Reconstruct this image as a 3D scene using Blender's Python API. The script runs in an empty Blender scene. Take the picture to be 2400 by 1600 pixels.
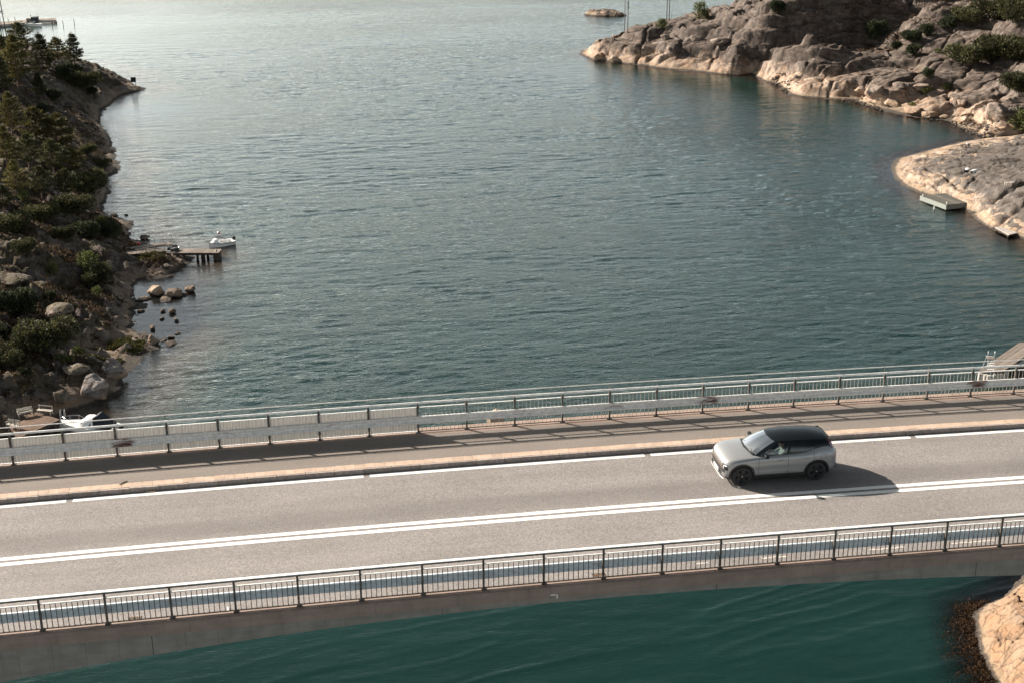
import bpy, bmesh, math, random
import numpy as np
from mathutils import Matrix, Vector, Quaternion
rnd = random.Random(7)
scene = bpy.context.scene
COL = scene.collection

# ------------------------------------------------------------------ camera
DECK = 38.0                      # deck height above the water
FPX, PITCH, YAW, ROLL, CAMH = 3237.742, 0.3626743, 0.1482779, 0.0080199, 21.449
def cam_axes():
    cp, sp, cy, sy = math.cos(PITCH), math.sin(PITCH), math.cos(YAW), math.sin(YAW)
    f = Vector((sy*cp, cy*cp, -sp)); r0 = Vector((cy, -sy, 0)); d0 = f.cross(r0)
    cr, sr = math.cos(ROLL), math.sin(ROLL)
    return cr*r0+sr*d0, -sr*r0+cr*d0, f
CR, CD, CF = cam_axes()
CAMPOS = Vector((0, 0, DECK+CAMH))
cd = bpy.data.cameras.new('camera'); cam = bpy.data.objects.new('camera', cd); COL.objects.link(cam)
cd.sensor_width = 36; cd.lens = FPX/2400*36; cd.clip_start = 0.5; cd.clip_end = 30000
cam.matrix_world = Matrix(((CR.x, -CD.x, -CF.x, 0), (CR.y, -CD.y, -CF.y, 0), (CR.z, -CD.z, -CF.z, CAMPOS.z), (0, 0, 0, 1)))
scene.camera = cam

# ------------------------------------------------------------------ light
SUN_EL = math.radians(28.5)
SUN_DIR = Vector((-0.777*math.cos(SUN_EL), 0.629*math.cos(SUN_EL), math.sin(SUN_EL)))   # towards the sun
world = bpy.data.worlds.new('World'); scene.world = world; world.use_nodes = True
wn = world.node_tree; wn.nodes.clear()
sky = wn.nodes.new('ShaderNodeTexSky'); sky.sky_type = 'NISHITA'; sky.sun_disc = False
sky.sun_elevation = SUN_EL; sky.sun_rotation = math.atan2(SUN_DIR.x, SUN_DIR.y)
sky.air_density = 1.0; sky.dust_density = 3.5; sky.ozone_density = 1.0
hsv = wn.nodes.new('ShaderNodeHueSaturation'); hsv.inputs['Saturation'].default_value = 0.45
bg = wn.nodes.new('ShaderNodeBackground'); bg.inputs[1].default_value = 0.05
wo = wn.nodes.new('ShaderNodeOutputWorld')
tcw = wn.nodes.new('ShaderNodeTexCoord'); sepw = wn.nodes.new('ShaderNodeSeparateXYZ'); wn.links.new(tcw.outputs['Generated'], sepw.inputs[0])
mrw = wn.nodes.new('ShaderNodeMapRange'); mrw.interpolation_type = 'SMOOTHSTEP'      # milky veil thinning out towards the zenith
mrw.inputs[1].default_value = 0.0; mrw.inputs[2].default_value = 0.56; mrw.inputs[3].default_value = 3.0; mrw.inputs[4].default_value = 0.55
wn.links.new(sepw.outputs[2], mrw.inputs[0])
mxw = wn.nodes.new('ShaderNodeMix'); mxw.data_type = 'RGBA'; mxw.blend_type = 'MULTIPLY'; mxw.inputs[0].default_value = 1
wn.links.new(sky.outputs[0], hsv.inputs['Color']); wn.links.new(hsv.outputs[0], mxw.inputs[6]); wn.links.new(mrw.outputs[0], mxw.inputs[7])
tnt = wn.nodes.new('ShaderNodeMix'); tnt.data_type = 'RGBA'; tnt.blend_type = 'MULTIPLY'; tnt.inputs[0].default_value = 1; tnt.inputs[7].default_value = (.95, 1.0, .985, 1)
wn.links.new(mxw.outputs[2], tnt.inputs[6]); wn.links.new(tnt.outputs[2], bg.inputs[0]); wn.links.new(bg.outputs[0], wo.inputs[0])
sl = bpy.data.lights.new('sun', 'SUN'); sl.energy = 5.0; sl.angle = math.radians(0.6); sl.color = (1.0, 0.90, 0.79)
so = bpy.data.objects.new('sun', sl); COL.objects.link(so); so.location = (-50, 60, 120)
so.rotation_mode = 'QUATERNION'; so.rotation_quaternion = SUN_DIR.to_track_quat('Z', 'Y')
scene.view_settings.view_transform = 'Standard'; scene.view_settings.look = 'None'
scene.view_settings.gamma = 1; scene.view_settings.exposure = 1.28
scene.view_settings.use_curve_mapping = False
scene.cycles.max_bounces = 6; scene.cycles.transparent_max_bounces = 12
scene.cycles.use_denoising = True

# ------------------------------------------------------------------ picture measurements -> places in the world
def ray(u, v):
    return (CR*(u-1200)+CD*(v-800)+CF*FPX).normalized()
def at(u, v, z=0.0):
    d = ray(u, v); t = (z-CAMPOS.z)/d.z
    return CAMPOS+d*t
def dz(x):                       # deck height along the bridge (gentle crest)
    xc = max(-60, min(80, x))
    return DECK+0.0072417*xc-0.000414067*xc*xc
def on_deck(u, v, off=0.0):
    z = DECK
    for _ in range(15):
        p = at(u, v, z); z = dz(p.x)+off
    return p

# ------------------------------------------------------------------ object helpers
def link(o, parent=None):
    COL.objects.link(o)
    if parent is not None: o.parent = parent
    return o
def tag(o, label=None, cat=None, group=None, kind=None):
    if label: o['label'] = label
    if cat: o['category'] = cat
    if group: o['group'] = group
    if kind: o['kind'] = kind
    return o
def thing(name, label, cat, loc=(0, 0, 0), rz=0.0, group=None):
    o = bpy.data.objects.new(name, None); o.empty_display_size = .3; COL.objects.link(o)
    o.location = loc; o.rotation_euler = (0, 0, rz)
    return tag(o, label, cat, group)
class MB:
    def __init__(s): s.v = []; s.f = []
    def quad(s, a, b, c, d):
        n = len(s.v); s.v += [tuple(a), tuple(b), tuple(c), tuple(d)]; s.f.append((n, n+1, n+2, n+3)); return s
    def poly(s, pts):
        n = len(s.v); s.v += [tuple(p) for p in pts]; s.f.append(tuple(range(n, n+len(pts)))); return s
    def box(s, x0, x1, y0, y1, z0, z1, M=None):
        n = len(s.v); P = [(x, y, z) for z in (z0, z1) for y in (y0, y1) for x in (x0, x1)]
        if M is not None: P = [tuple(M@Vector(p)) for p in P]
        s.v += P
        s.f += [(n, n+2, n+3, n+1), (n+4, n+5, n+7, n+6), (n, n+1, n+5, n+4), (n+2, n+6, n+7, n+3), (n, n+4, n+6, n+2), (n+1, n+3, n+7, n+5)]
        return s
    def tube(s, pts, r, n=8, cap=True, radii=None):
        pts = [Vector(p) for p in pts]; b = len(s.v)
        prev = None
        for i, p in enumerate(pts):
            t = (pts[min(i+1, len(pts)-1)]-pts[max(i-1, 0)]).normalized()
            if prev is None:
                a = Vector((0, 0, 1)) if abs(t.z) < .9 else Vector((1, 0, 0))
                prev = t.cross(a).normalized()
            u = (prev-t*prev.dot(t)).normalized(); prev = u; w = t.cross(u)
            rr = radii[i] if radii else r
            for k in range(n):
                an = 2*math.pi*k/n+math.pi/n
                s.v.append(tuple(p+(u*math.cos(an)+w*math.sin(an))*rr))
        for i in range(len(pts)-1):
            for k in range(n):
                s.f.append((b+i*n+k, b+i*n+(k+1) % n, b+(i+1)*n+(k+1) % n, b+(i+1)*n+k))
        if cap:
            s.f.append(tuple(b+k for k in range(n))[::-1]); e = b+(len(pts)-1)*n
            s.f.append(tuple(e+k for k in range(n)))
        return s
    def extrude(s, prof, x0, x1, axis='x', close=True, M=None):
        # prof: list of (a,b) outline, swept along an axis
        n = len(prof); b = len(s.v)
        for x in (x0, x1):
            for (p, q) in prof:
                P = (x, p, q) if axis == 'x' else ((p, x, q) if axis == 'y' else (p, q, x))
                if M is not None: P = tuple(M@Vector(P))
                s.v.append(P)
        for k in range(n if close else n-1):
            s.f.append((b+k, b+(k+1) % n, b+n+(k+1) % n, b+n+k))
        if close:
            s.f.append(tuple(b+k for k in range(n))[::-1]); s.f.append(tuple(b+n+k for k in range(n)))
        return s
    def loft(s, rows, close=False, caps=False):
        b = len(s.v); n = len(rows[0])
        for r in rows: s.v += [tuple(p) for p in r]
        for i in range(len(rows)-1):
            for k in range(n if close else n-1):
                s.f.append((b+i*n+k, b+i*n+(k+1) % n, b+(i+1)*n+(k+1) % n, b+(i+1)*n+k))
        if caps:
            s.f.append(tuple(b+k for k in range(n))[::-1]); e = b+(len(rows)-1)*n
            s.f.append(tuple(e+k for k in range(n)))
        return s
    def lathe(s, prof, n=24, axis='y', c=(0, 0, 0)):
        rows = []
        for (r, h) in prof:
            row = []
            for k in range(n):
                a = 2*math.pi*k/n; x, z = r*math.cos(a), r*math.sin(a)
                row.append((c[0]+x, c[1]+h, c[2]+z) if axis == 'y' else (c[0]+x, c[1]+z, c[2]+h))
            rows.append(row)
        return s.loft(rows, close=True)
    def mesh(s, name, m=None, smooth=False, fix=True):
        me = bpy.data.meshes.new(name); me.from_pydata(s.v, [], s.f); me.update()
        if fix:
            bm = bmesh.new(); bm.from_mesh(me); bmesh.ops.recalc_face_normals(bm, faces=bm.faces); bm.to_mesh(me); bm.free()
        if m is not None: me.materials.append(m)
        if smooth:
            me.polygons.foreach_set('use_smooth', [True]*len(me.polygons))
            if smooth != 'all':
                try: me.set_sharp_from_angle(angle=math.radians(smooth if smooth is not True else 40))
                except Exception: pass
        return me
    def build(s, name, m=None, parent=None, smooth=False, loc=None, bevel=0, fix=True):
        o = bpy.data.objects.new(name, s.mesh(name, m, smooth, fix)); link(o, parent)
        if loc is not None: o.location = loc
        if bevel:
            b = o.modifiers.new('bevel', 'BEVEL'); b.width = bevel; b.segments = 2; b.limit_method = 'ANGLE'
        return o
def inst(name, me, parent=None, loc=(0, 0, 0), rot=(0, 0, 0), sc=None):
    o = bpy.data.objects.new(name, me); link(o, parent); o.location = loc; o.rotation_euler = rot
    if sc is not None: o.scale = sc if hasattr(sc, '__len__') else (sc, sc, sc)
    return o

# ------------------------------------------------------------------ numpy noise
def _h(ix, iy, s):
    n = (ix.astype(np.int64)*374761393+iy.astype(np.int64)*668265263+s*144269504) & 0xffffffff
    n = ((n ^ (n >> 13))*1274126177) & 0xffffffff
    n = ((n ^ (n >> 15))*2246822519) & 0xffffffff
    return ((n ^ (n >> 16)) & 0xffffff)/float(0xffffff)
def vnoise(x, y, s=0):
    ix, iy = np.floor(x), np.floor(y); fx, fy = x-ix, y-iy
    fx = fx**3*(fx*(fx*6-15)+10); fy = fy**3*(fy*(fy*6-15)+10)
    a, b, c, d = _h(ix, iy, s), _h(ix+1, iy, s), _h(ix, iy+1, s), _h(ix+1, iy+1, s)
    return (a+(b-a)*fx)*(1-fy)+(c+(d-c)*fx)*fy-0.5
def fbm(x, y, s=0, o=5, g=.5):
    r = 0; a = 1
    for i in range(o):
        r = r+a*vnoise(x+i*17.3, y-i*9.1, s+i); x = x*2.03; y = y*2.03; a *= g
    return r
def worley(x, y, s=0):
    ix, iy = np.floor(x), np.floor(y)
    f1 = np.full(x.shape, 9.); f2 = f1.copy(); idd = np.zeros(x.shape); cx = idd.copy(); cy = idd.copy()
    for dx in (-1, 0, 1):
        for dy in (-1, 0, 1):
            jx, jy = ix+dx, iy+dy
            px = jx+.1+.8*_h(jx, jy, s+11); py = jy+.1+.8*_h(jx, jy, s+12)
            d = np.hypot(px-x, py-y); m = d < f1
            f2 = np.where(m, f1, np.minimum(f2, d))
            idd = np.where(m, _h(jx, jy, s+13), idd); cx = np.where(m, x-px, cx); cy = np.where(m, y-py, cy)
            f1 = np.where(m, d, f1)
    return f1, f2, idd, cx, cy
def sstep(a, b, x):
    t = np.clip((x-a)/(b-a), 0, 1); return t*t*(3-2*t)
class TPS:
    def __init__(s, pts, vals, lam=2.0):
        P = np.array(pts, float); s.c = P.mean(0); s.sc = 50.; s.P = (P-s.c)/s.sc
        n = len(P); d = np.hypot(*(s.P[:, None]-s.P[None]).transpose(2, 0, 1))
        K = np.where(d > 0, d*d*np.log(d+1e-12), 0)+np.eye(n)*lam*1e-3
        Q = np.c_[np.ones(n), s.P]; A = np.zeros((n+3, n+3)); A[:n, :n] = K; A[:n, n:] = Q; A[n:, :n] = Q.T
        s.w = np.linalg.solve(A, np.r_[np.array(vals, float), 0, 0, 0])
    def __call__(s, x, y):
        X = (x-s.c[0])/s.sc; Y = (y-s.c[1])/s.sc; r = s.w[-3]+s.w[-2]*X+s.w[-1]*Y
        for (a, b), w in zip(s.P, s.w):
            d2 = (X-a)**2+(Y-b)**2; r = r+w*.5*d2*np.log(d2+1e-12)
        return r
def sdist(x, y, poly):
    """signed distance to a closed polygon, positive inside"""
    P = np.array(poly); d = np.full(x.shape, 1e9); ins = np.zeros(x.shape, bool)
    for (ax, ay), (bx, by) in zip(P, np.roll(P, -1, 0)):
        ex, ey = bx-ax, by-ay; t = np.clip(((x-ax)*ex+(y-ay)*ey)/(ex*ex+ey*ey+1e-9), 0, 1)
        d = np.minimum(d, (x-ax-t*ex)**2+(y-ay-t*ey)**2)
        c = ((ay > y) != (by > y)); ins ^= c & (x < (bx-ax)*(y-ay)/(by-ay+1e-12)+ax)
    return np.where(ins, 1, -1)*np.sqrt(d)
# ------------------------------------------------------------------ materials
def nt(name):
    m = bpy.data.materials.new(name); m.use_nodes = True; t = m.node_tree; t.nodes.clear()
    return m, t
class G:
    """tiny node-graph helper"""
    def __init__(s, t): s.t = t
    def n(s, typ, **kw):
        o = s.t.nodes.new(typ)
        for k, v in kw.items(): setattr(o, k, v)
        return o
    def put(s, sock, v):
        if hasattr(v, 'is_output') or isinstance(v, bpy.types.NodeSocket): s.t.links.new(v, sock)
        elif v is not None:
            if hasattr(sock.default_value, '__len__') and not hasattr(v, '__len__'): v = [v]*len(sock.default_value)
            if hasattr(sock.default_value, '__len__') and len(sock.default_value) == 4 and len(v) == 3: v = tuple(v)+(1,)
            sock.default_value = v
    def math(s, op, a, b=None, c=None, clamp=False):
        o = s.n('ShaderNodeMath', operation=op, use_clamp=clamp); s.put(o.inputs[0], a)
        if b is not None: s.put(o.inputs[1], b)
        if c is not None: s.put(o.inputs[2], c)
        return o.outputs[0]
    def ramp(s, x, a, b, lo=0., hi=1.):
        o = s.n('ShaderNodeMapRange', interpolation_type='SMOOTHSTEP'); s.put(o.inputs[0], x)
        s.put(o.inputs[1], a); s.put(o.inputs[2], b); s.put(o.inputs[3], lo); s.put(o.inputs[4], hi); return o.outputs[0]
    def mix(s, f, a, b, mode='MIX'):
        o = s.n('ShaderNodeMix', data_type='RGBA', blend_type=mode); s.put(o.inputs[0], f); s.put(o.inputs[6], a); s.put(o.inputs[7], b); return o.outputs[2]
    def noise(s, vec, scale, det=4., rough=.55, dist=0., dim='3D'):
        o = s.n('ShaderNodeTexNoise', noise_dimensions=dim); s.put(o.inputs['Vector'], vec); s.put(o.inputs['Scale'], scale)
        s.put(o.inputs['Detail'], det); s.put(o.inputs['Roughness'], rough); s.put(o.inputs['Distortion'], dist); return o.outputs[0]
    def voro(s, vec, scale, feat='F1', out='Distance'):
        o = s.n('ShaderNodeTexVoronoi', feature=feat); s.put(o.inputs['Vector'], vec); s.put(o.inputs['Scale'], scale); return o.outputs[out]
    def map(s, vec, sc=(1, 1, 1), rot=(0, 0, 0), loc=(0, 0, 0)):
        o = s.n('ShaderNodeMapping'); s.put(o.inputs[0], vec); o.inputs[1].default_value = loc; o.inputs[2].default_value = rot; o.inputs[3].default_value = sc; return o.outputs[0]
    def bump(s, h, strength=1., dist=.01, normal=None):
        o = s.n('ShaderNodeBump'); s.put(o.inputs['Height'], h); s.put(o.inputs['Strength'], strength); s.put(o.inputs['Distance'], dist)
        if normal is not None: s.put(o.inputs['Normal'], normal)
        return o.outputs[0]
    def pos(s): return s.n('ShaderNodeNewGeometry').outputs['Position']
    def nrm(s): return s.n('ShaderNodeNewGeometry').outputs['Normal']
    def obj(s): return s.n('ShaderNodeTexCoord').outputs['Object']
    def xyz(s, v): o = s.n('ShaderNodeSeparateXYZ'); s.put(o.inputs[0], v); return o.outputs
    def attr(s, name): return s.n('ShaderNodeAttribute', attribute_name=name).outputs['Fac']
    def orand(s): return s.n('ShaderNodeObjectInfo').outputs['Random']
    def pbr(s, col, rough=.6, bump=None, metal=0., spec=None, coat=None, **kw):
        o = s.n('ShaderNodeBsdfPrincipled'); s.put(o.inputs['Base Color'], col); s.put(o.inputs['Roughness'], rough); s.put(o.inputs['Metallic'], metal)
        if spec is not None: s.put(o.inputs['Specular IOR Level'], spec)
        if coat is not None: s.put(o.inputs['Coat Weight'], coat); o.inputs['Coat Roughness'].default_value = .05
        if bump is not None: s.put(o.inputs['Normal'], bump)
        for k, v in kw.items(): s.put(o.inputs[k], v)
        return o.outputs[0]
    def out(s, sh): o = s.n('ShaderNodeOutputMaterial'); s.t.links.new(sh, o.inputs[0])

def simple(name, col, rough=.6, var=.18, scale=4., metal=0., bump=0., bscale=30., coat=None, world=False, spec=None, dirt=0., dirtcol=(.05, .04, .03), stretch=(1, 1, 1), orand=0.):
    m, t = nt(name); g = G(t); p = g.pos() if world else g.obj()
    p = g.map(p, stretch)
    n = g.noise(p, scale, 5); f = g.ramp(n, .3, .7, 1-var, 1+var)
    if orand: f = g.math('MULTIPLY', f, g.ramp(g.orand(), 0, 1, 1-orand, 1+orand))
    c = g.mix(1.0, col, f, 'MULTIPLY')
    if dirt: c = g.mix(g.ramp(g.noise(p, scale*1.7+1, 6, .65), .5, .75, 0, dirt), c, dirtcol)
    b = g.bump(g.noise(p, bscale, 3), 1., bump) if bump else None
    g.out(g.pbr(c, rough, b, metal, coat=coat, spec=spec)); return m

M = {}
# --- asphalt
def asphalt(name, col, worn, speck=.35):
    m, t = nt(name); g = G(t); p = g.pos(); X = g.xyz(p)
    fine = g.noise(p, 22, 2, .7); fine2 = g.noise(p, 9, 2, .6)
    vo = g.voro(g.map(p, (1, 1, 1)), 26, out='Color')
    sp = g.xyz(vo)[0]
    f = g.math('ADD', g.ramp(fine, .25, .75, 1-speck, 1+speck), g.math('MULTIPLY', g.math('SUBTRACT', sp, .5), speck*1.3))
    f = g.math('ADD', f, g.math('MULTIPLY', g.math('SUBTRACT', fine2, .5), speck*.8))
    broad = g.noise(g.map(p, (.12, 1.3, 1)), 1.0, 4, .6)           # long streaks along the lane
    f = g.math('MULTIPLY', f, g.ramp(broad, .3, .7, .93, 1.07))
    patch = g.noise(p, .35, 3); f = g.math('MULTIPLY', f, g.ramp(patch, .3, .7, .95, 1.05))
    c = g.mix(1., col, f, 'MULTIPLY')
    if worn:                                                        # darker, less worn strips beside the lines
        d = g.math('ABSOLUTE', g.math('SUBTRACT', X[1], 40.84)); d2 = g.math('ABSOLUTE', g.math('SUBTRACT', X[1], 44.75))
        d = g.math('MINIMUM', d, d2); wob = g.math('MULTIPLY', g.math('SUBTRACT', g.noise(p, .9, 4, .7), .5), .5)
        c = g.mix(g.ramp(g.math('ADD', d, wob), .25, .85, .42, 0), c, tuple(x*.55 for x in col))
        sm = g.noise(p, .8, 5, .7); c = g.mix(g.ramp(sm, .72, .8, 0, .35), c, tuple(x*.5 for x in col))
    b = g.bump(fine, .6, .012)
    g.out(g.pbr(c, .9, b, spec=.25)); return m
M['asphalt'] = asphalt('asphalt', (.212, .194, .184), True, .27)
M['walk'] = asphalt('walkway_asphalt', (.19, .165, .145), False, .12)
# --- paint lines
def paint():
    m, t = nt('road_paint'); g = G(t); p = g.pos()
    w = g.noise(p, 14, 4, .75); e = g.noise(g.map(p, (.35, 2, 1)), 2, 4, .6)
    c = g.mix(g.ramp(w, .62, .72, 0, .75), (.70, .685, .655), (.3, .27, .25))
    c = g.mix(g.ramp(e, .6, .75, 0, .3), c, (.45, .42, .38))
    g.out(g.pbr(c, .7, g.bump(g.noise(p, 30, 3), .5, .006), spec=.3)); return m
M['paint'] = paint()
M['wornpaint'] = simple('worn_paint', (.55, .5, .44), .8, .3, 12, world=True, dirt=.8, dirtcol=(.2, .17, .15))
M['tile'] = simple('paving_tile', (.42, .31, .235), .85, .12, 3, bump=.004, bscale=60, orand=.07, world=True)
M['kerb'] = simple('kerb_granite', (.27, .225, .2), .85, .22, 9, bump=.004, bscale=50, orand=.12, world=True)
M['joint'] = simple('joint_sand', (.13, .1, .08), .95, .2, 8, world=True)
def concrete(name, col, streak=.25, stain=(.09, .08, .07)):
    m, t = nt(name); g = G(t); p = g.pos()
    f = g.ramp(g.noise(p, 1.6, 6, .6), .25, .75, .82, 1.16)
    f = g.math('MULTIPLY', f, g.ramp(g.noise(g.map(p, (1, 1, 9)), .9, 4), .3, .7, .93, 1.07))   # board marks
    c = g.mix(1., col, f, 'MULTIPLY')
    s = g.noise(g.map(p, (4, 4, .35)), 1.2, 5, .65); c = g.mix(g.ramp(s, .5, .75, 0, streak), c, stain)
    s2 = g.noise(g.map(p, (9, 9, 1.2)), 1.0, 3); c = g.mix(g.ramp(s2, .76, .8, 0, .5), c, (.5, .47, .43))
    g.out(g.pbr(c, .85, g.bump(g.noise(p, 25, 4), .5, .006), spec=.3)); return m
M['fascia'] = concrete('edge_beam_concrete', (.27, .20, .165), .35)
M['girder'] = concrete('girder_concrete', (.235, .21, .185), .3)
M['conc'] = concrete('grey_concrete', (.42, .39, .35), .2)
M['hole'] = simple('dark_hole', (.02, .02, .02), .9)
# --- galvanised steel / rusty guard beam
def galv(name, col, rust, blue=0):
    m, t = nt(name); g = G(t); p = g.pos(); o = g.obj(); X = g.xyz(o); Z = X[2]
    f = g.ramp(g.noise(p, 7, 5, .6), .3, .7, .82, 1.12)
    c = g.mix(1., col, f, 'MULTIPLY')
    sp = g.noise(g.map(p, (1.2, 4, 4)), 5, 5, .7)
    c = g.mix(g.ramp(sp, .64, .72, 0, .6), c, (.12, .085, .065))
    if rust:
        near = g.ramp(g.math('ABSOLUTE', g.math('SUBTRACT', X[0], .32)), .25, .75, 1, 0)
        amt = g.math('MULTIPLY', near, g.ramp(g.orand(), .1, .9, .3, 1.0))
        r = g.noise(g.map(p, (1.1, 3, 9)), 1.8, 6, .72)
        k = g.ramp(g.math('ADD', g.math('MULTIPLY', amt, .36), r), .70, .94)
        rc = g.mix(g.noise(p, 11, 4), (.16, .06, .035), (.06, .03, .025))
        c = g.mix(k, c, rc)
    g.out(g.pbr(c, .55, g.bump(g.noise(p, 40, 2), .3, .002), metal=.12, spec=.4)); return m
M['galv'] = galv('galvanised_steel', (.72, .7, .67), False)
M['beam'] = galv('weathered_guard_beam', (.72, .70, .67), True)
M['beamback'] = galv('blue_grey_guard_beam', (.58, .64, .68), False)
M['rail'] = galv('galvanised_handrail', (.80, .79, .76), False)
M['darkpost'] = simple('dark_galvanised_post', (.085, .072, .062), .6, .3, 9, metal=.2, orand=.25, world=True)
M['palepost'] = simple('beige_galvanised_picket', (.27, .24, .20), .6, .25, 9, metal=.2, orand=.3, world=True)
def screen():
    m, t = nt('corrugated_screen'); g = G(t); p = g.obj()
    c = g.mix(1., (.82, .78, .72), g.ramp(g.noise(g.map(p, (6, 1, .7)), 2, 4), .3, .7, .88, 1.06), 'MULTIPLY')
    a = g.pbr(c, .5); tr = g.n('ShaderNodeBsdfTranslucent'); g.put(tr.inputs[0], (.72, .64, .54))
    mx = g.n('ShaderNodeMixShader'); mx.inputs[0].default_value = .16; t.links.new(a, mx.inputs[1]); t.links.new(tr.outputs[0], mx.inputs[2])
    g.out(mx.outputs[0]); return m
M['screen'] = screen()
# --- wood
def wood(name, col, sc=1.):
    m, t = nt(name); g = G(t); p = g.obj()
    f = g.ramp(g.noise(g.map(p, (.6*sc, 7*sc, 7*sc)), 2, 5, .6), .25, .75, .7, 1.3)
    f = g.math('MULTIPLY', f, g.ramp(g.orand(), 0, 1, .78, 1.2))
    c = g.mix(1., col, f, 'MULTIPLY'); c = g.mix(g.ramp(g.noise(g.pos(), 1.2, 4), .5, .75, 0, .5), c, tuple(x*.45 for x in col))
    g.out(g.pbr(c, .85, g.bump(g.noise(g.map(p, (1, 14, 14)), 3, 3), .5, .01), spec=.2)); return m
M['deckwood'] = wood('weathered_deck_wood', (.205, .172, .145))
M['brownwood'] = wood('brown_deck_wood', (.165, .112, .082))
M['greywood'] = wood('grey_driftwood', (.36, .33, .3))
M['darkwood'] = wood('dark_timber', (.07, .055, .045))
M['bench'] = wood('pale_bench_wood', (.5, .46, .4))
# --- rocks
def rock(name, grey, pale, brown, band=(1.2, 3.2), streaks=.5, lichen=0., moss=0., cs=1., ckk=.8, fa=1., c2=1., bedc=None, dark=(.035, .03, .026), seaweed=True):
    m, t = nt(name); g = G(t); p = g.pos(); X = g.xyz(p); N = g.xyz(g.nrm()); z = X[2]
    big = g.noise(p, .09, 4); med = g.noise(p, .5, 6, .62); fine = g.noise(p, 2.6, 7, .68); tiny = g.noise(p, 12, 4, .7)
    c = g.mix(g.ramp(med, .35, .66), grey, brown)
    c = g.mix(g.ramp(fine, .40, .75, 0, .55*fa), c, tuple(x*1.55 for x in grey))
    c = g.mix(g.ramp(fine, .28, .44, .6*fa, 0), c, tuple(x*.42 for x in grey))
    wv = g.n('ShaderNodeVectorMath', operation='ADD'); nz_ = g.n('ShaderNodeTexNoise'); g.put(nz_.inputs['Vector'], p); nz_.inputs['Scale'].default_value = .8; nz_.inputs['Detail'].default_value = 4; g.put(wv.inputs[0], p); t.links.new(nz_.outputs['Color'], wv.inputs[1])
    ed = g.voro(g.map(wv.outputs[0], (.42, .8, 1.5), (0, .1, .4)), cs, 'DISTANCE_TO_EDGE'); ed2 = g.voro(g.map(wv.outputs[0], (1.3, 2.0, 3.2), (.2, 0, .9)), cs, 'DISTANCE_TO_EDGE')
    ck = g.math('MAXIMUM', g.math('MULTIPLY', g.ramp(ed, .0, .05, 1, 0), g.ramp(med, .35, .6)), g.math('MULTIPLY', g.ramp(ed2, 0, .07, .8*c2, 0), g.ramp(fine, .42, .6)))
    tone = g.voro(g.map(wv.outputs[0], (.42, .8, 1.5), (0, .1, .4)), cs, 'F1', 'Color'); c = g.mix(1., c, g.ramp(g.xyz(tone)[0], 0, 1, 1-.28*(.3+.7*c2), 1+.32*(.3+.7*c2)), 'MULTIPLY')
    # bleached band above the splash line
    zz = g.math('ADD', z, g.math('ADD', g.math('MULTIPLY', g.math('SUBTRACT', big, .5), 5.0), g.math('MULTIPLY', g.math('SUBTRACT', g.xyz(tone)[1], .5), 1.8))); zz = g.math('ADD', zz, g.math('MULTIPLY', g.math('SUBTRACT', fine, .5), 2.4))
    st = g.noise(g.map(p, (1.3, 1.3, .22)), .9, 5, .7); zz = g.math('ADD', zz, g.math('MULTIPLY', g.math('SUBTRACT', st, .5), 2.6))
    pc = g.mix(g.ramp(med, .35, .65), pale, (pale[0]*.96, pale[1]*.82, pale[2]*.70))
    pc = g.mix(g.ramp(fine, .3, .45, .5, 0), pc, tuple(x*.55 for x in pale))
    c = g.mix(g.ramp(zz, band[0], band[1], .95, 0), c, pc)
    # dark vertical water streaks on steep faces
    steep = g.ramp(N[2], .88, .6)
    k = g.math('MULTIPLY', g.math('MULTIPLY', g.ramp(st, .45, .62), steep), g.ramp(z, 1., 2.5)); c = g.mix(g.math('MULTIPLY', k, streaks), c, (.05, .038, .032))
    if lichen:
        li = g.noise(p, .55, 6, .75); c = g.mix(g.math('MULTIPLY', g.ramp(li, .6, .68), lichen), c, (.34, .15, .03))
    if moss:
        fl = g.ramp(N[2], .62, .85); mo = g.noise(p, .3, 6, .7)
        mc = g.mix(g.ramp(fine, .3, .7), (.035, .032, .015), (.13, .095, .045)); c = g.mix(g.math('MULTIPLY', g.math('MULTIPLY', g.ramp(mo, .44, .56), fl), g.math('MULTIPLY', moss, g.ramp(z, 1.0, 2.2))), c, mc)
    cr = g.math('MAXIMUM', g.attr('crack'), g.math('MULTIPLY', ck, ckk)); c = g.mix(g.math('MULTIPLY', cr, .78), c, (.03, .022, .018))
    c = g.mix(1., c, g.ramp(tiny, .3, .7, .85, 1.15), 'MULTIPLY')
    # tide marks
    zt = g.math('ADD', z, g.math('MULTIPLY', g.math('SUBTRACT', fine, .5), .5))
    c = g.mix(g.ramp(zt, .5, .68, .55, 0), c, (.2, .15, .1))
    c = g.mix(g.ramp(zt, .16, .34, .88, 0), c, dark)
    if seaweed:
        sw = g.noise(p, 1.1, 6, .7); sc_ = g.mix(g.ramp(g.noise(p, 4.5, 5, .7), .35, .65), (.055, .030, .015), (.20, .105, .045))
        bed = g.mix(g.ramp(sw, .45, .6), (.17, .125, .085), sc_)
        if bedc: bed = g.mix(g.ramp(sw, .56, .64), bedc, sc_); c = g.mix(g.ramp(z, .02, -.12), c, bed)
    h = g.math('SUBTRACT', g.math('ADD', g.math('MULTIPLY', fine, .6), g.math('MULTIPLY', tiny, .15)), g.math('MULTIPLY', ck, .5))
    b = g.bump(h, 1., .17*(.4+.6*fa))
    g.out(g.pbr(c, .85, b, spec=.25)); return m
M['rockR'] = rock('headland_granite', (.128, .103, .085), (.37, .285, .22), (.085, .060, .047), band=(1.6, 4.4), streaks=.7, fa=.7)
M['rockP'] = rock('promontory_granite', (.100, .087, .077), (.34, .27, .21), (.085, .068, .056), band=(1.1, 2.2), streaks=.3, ckk=.9, fa=.35, c2=.0)
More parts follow.
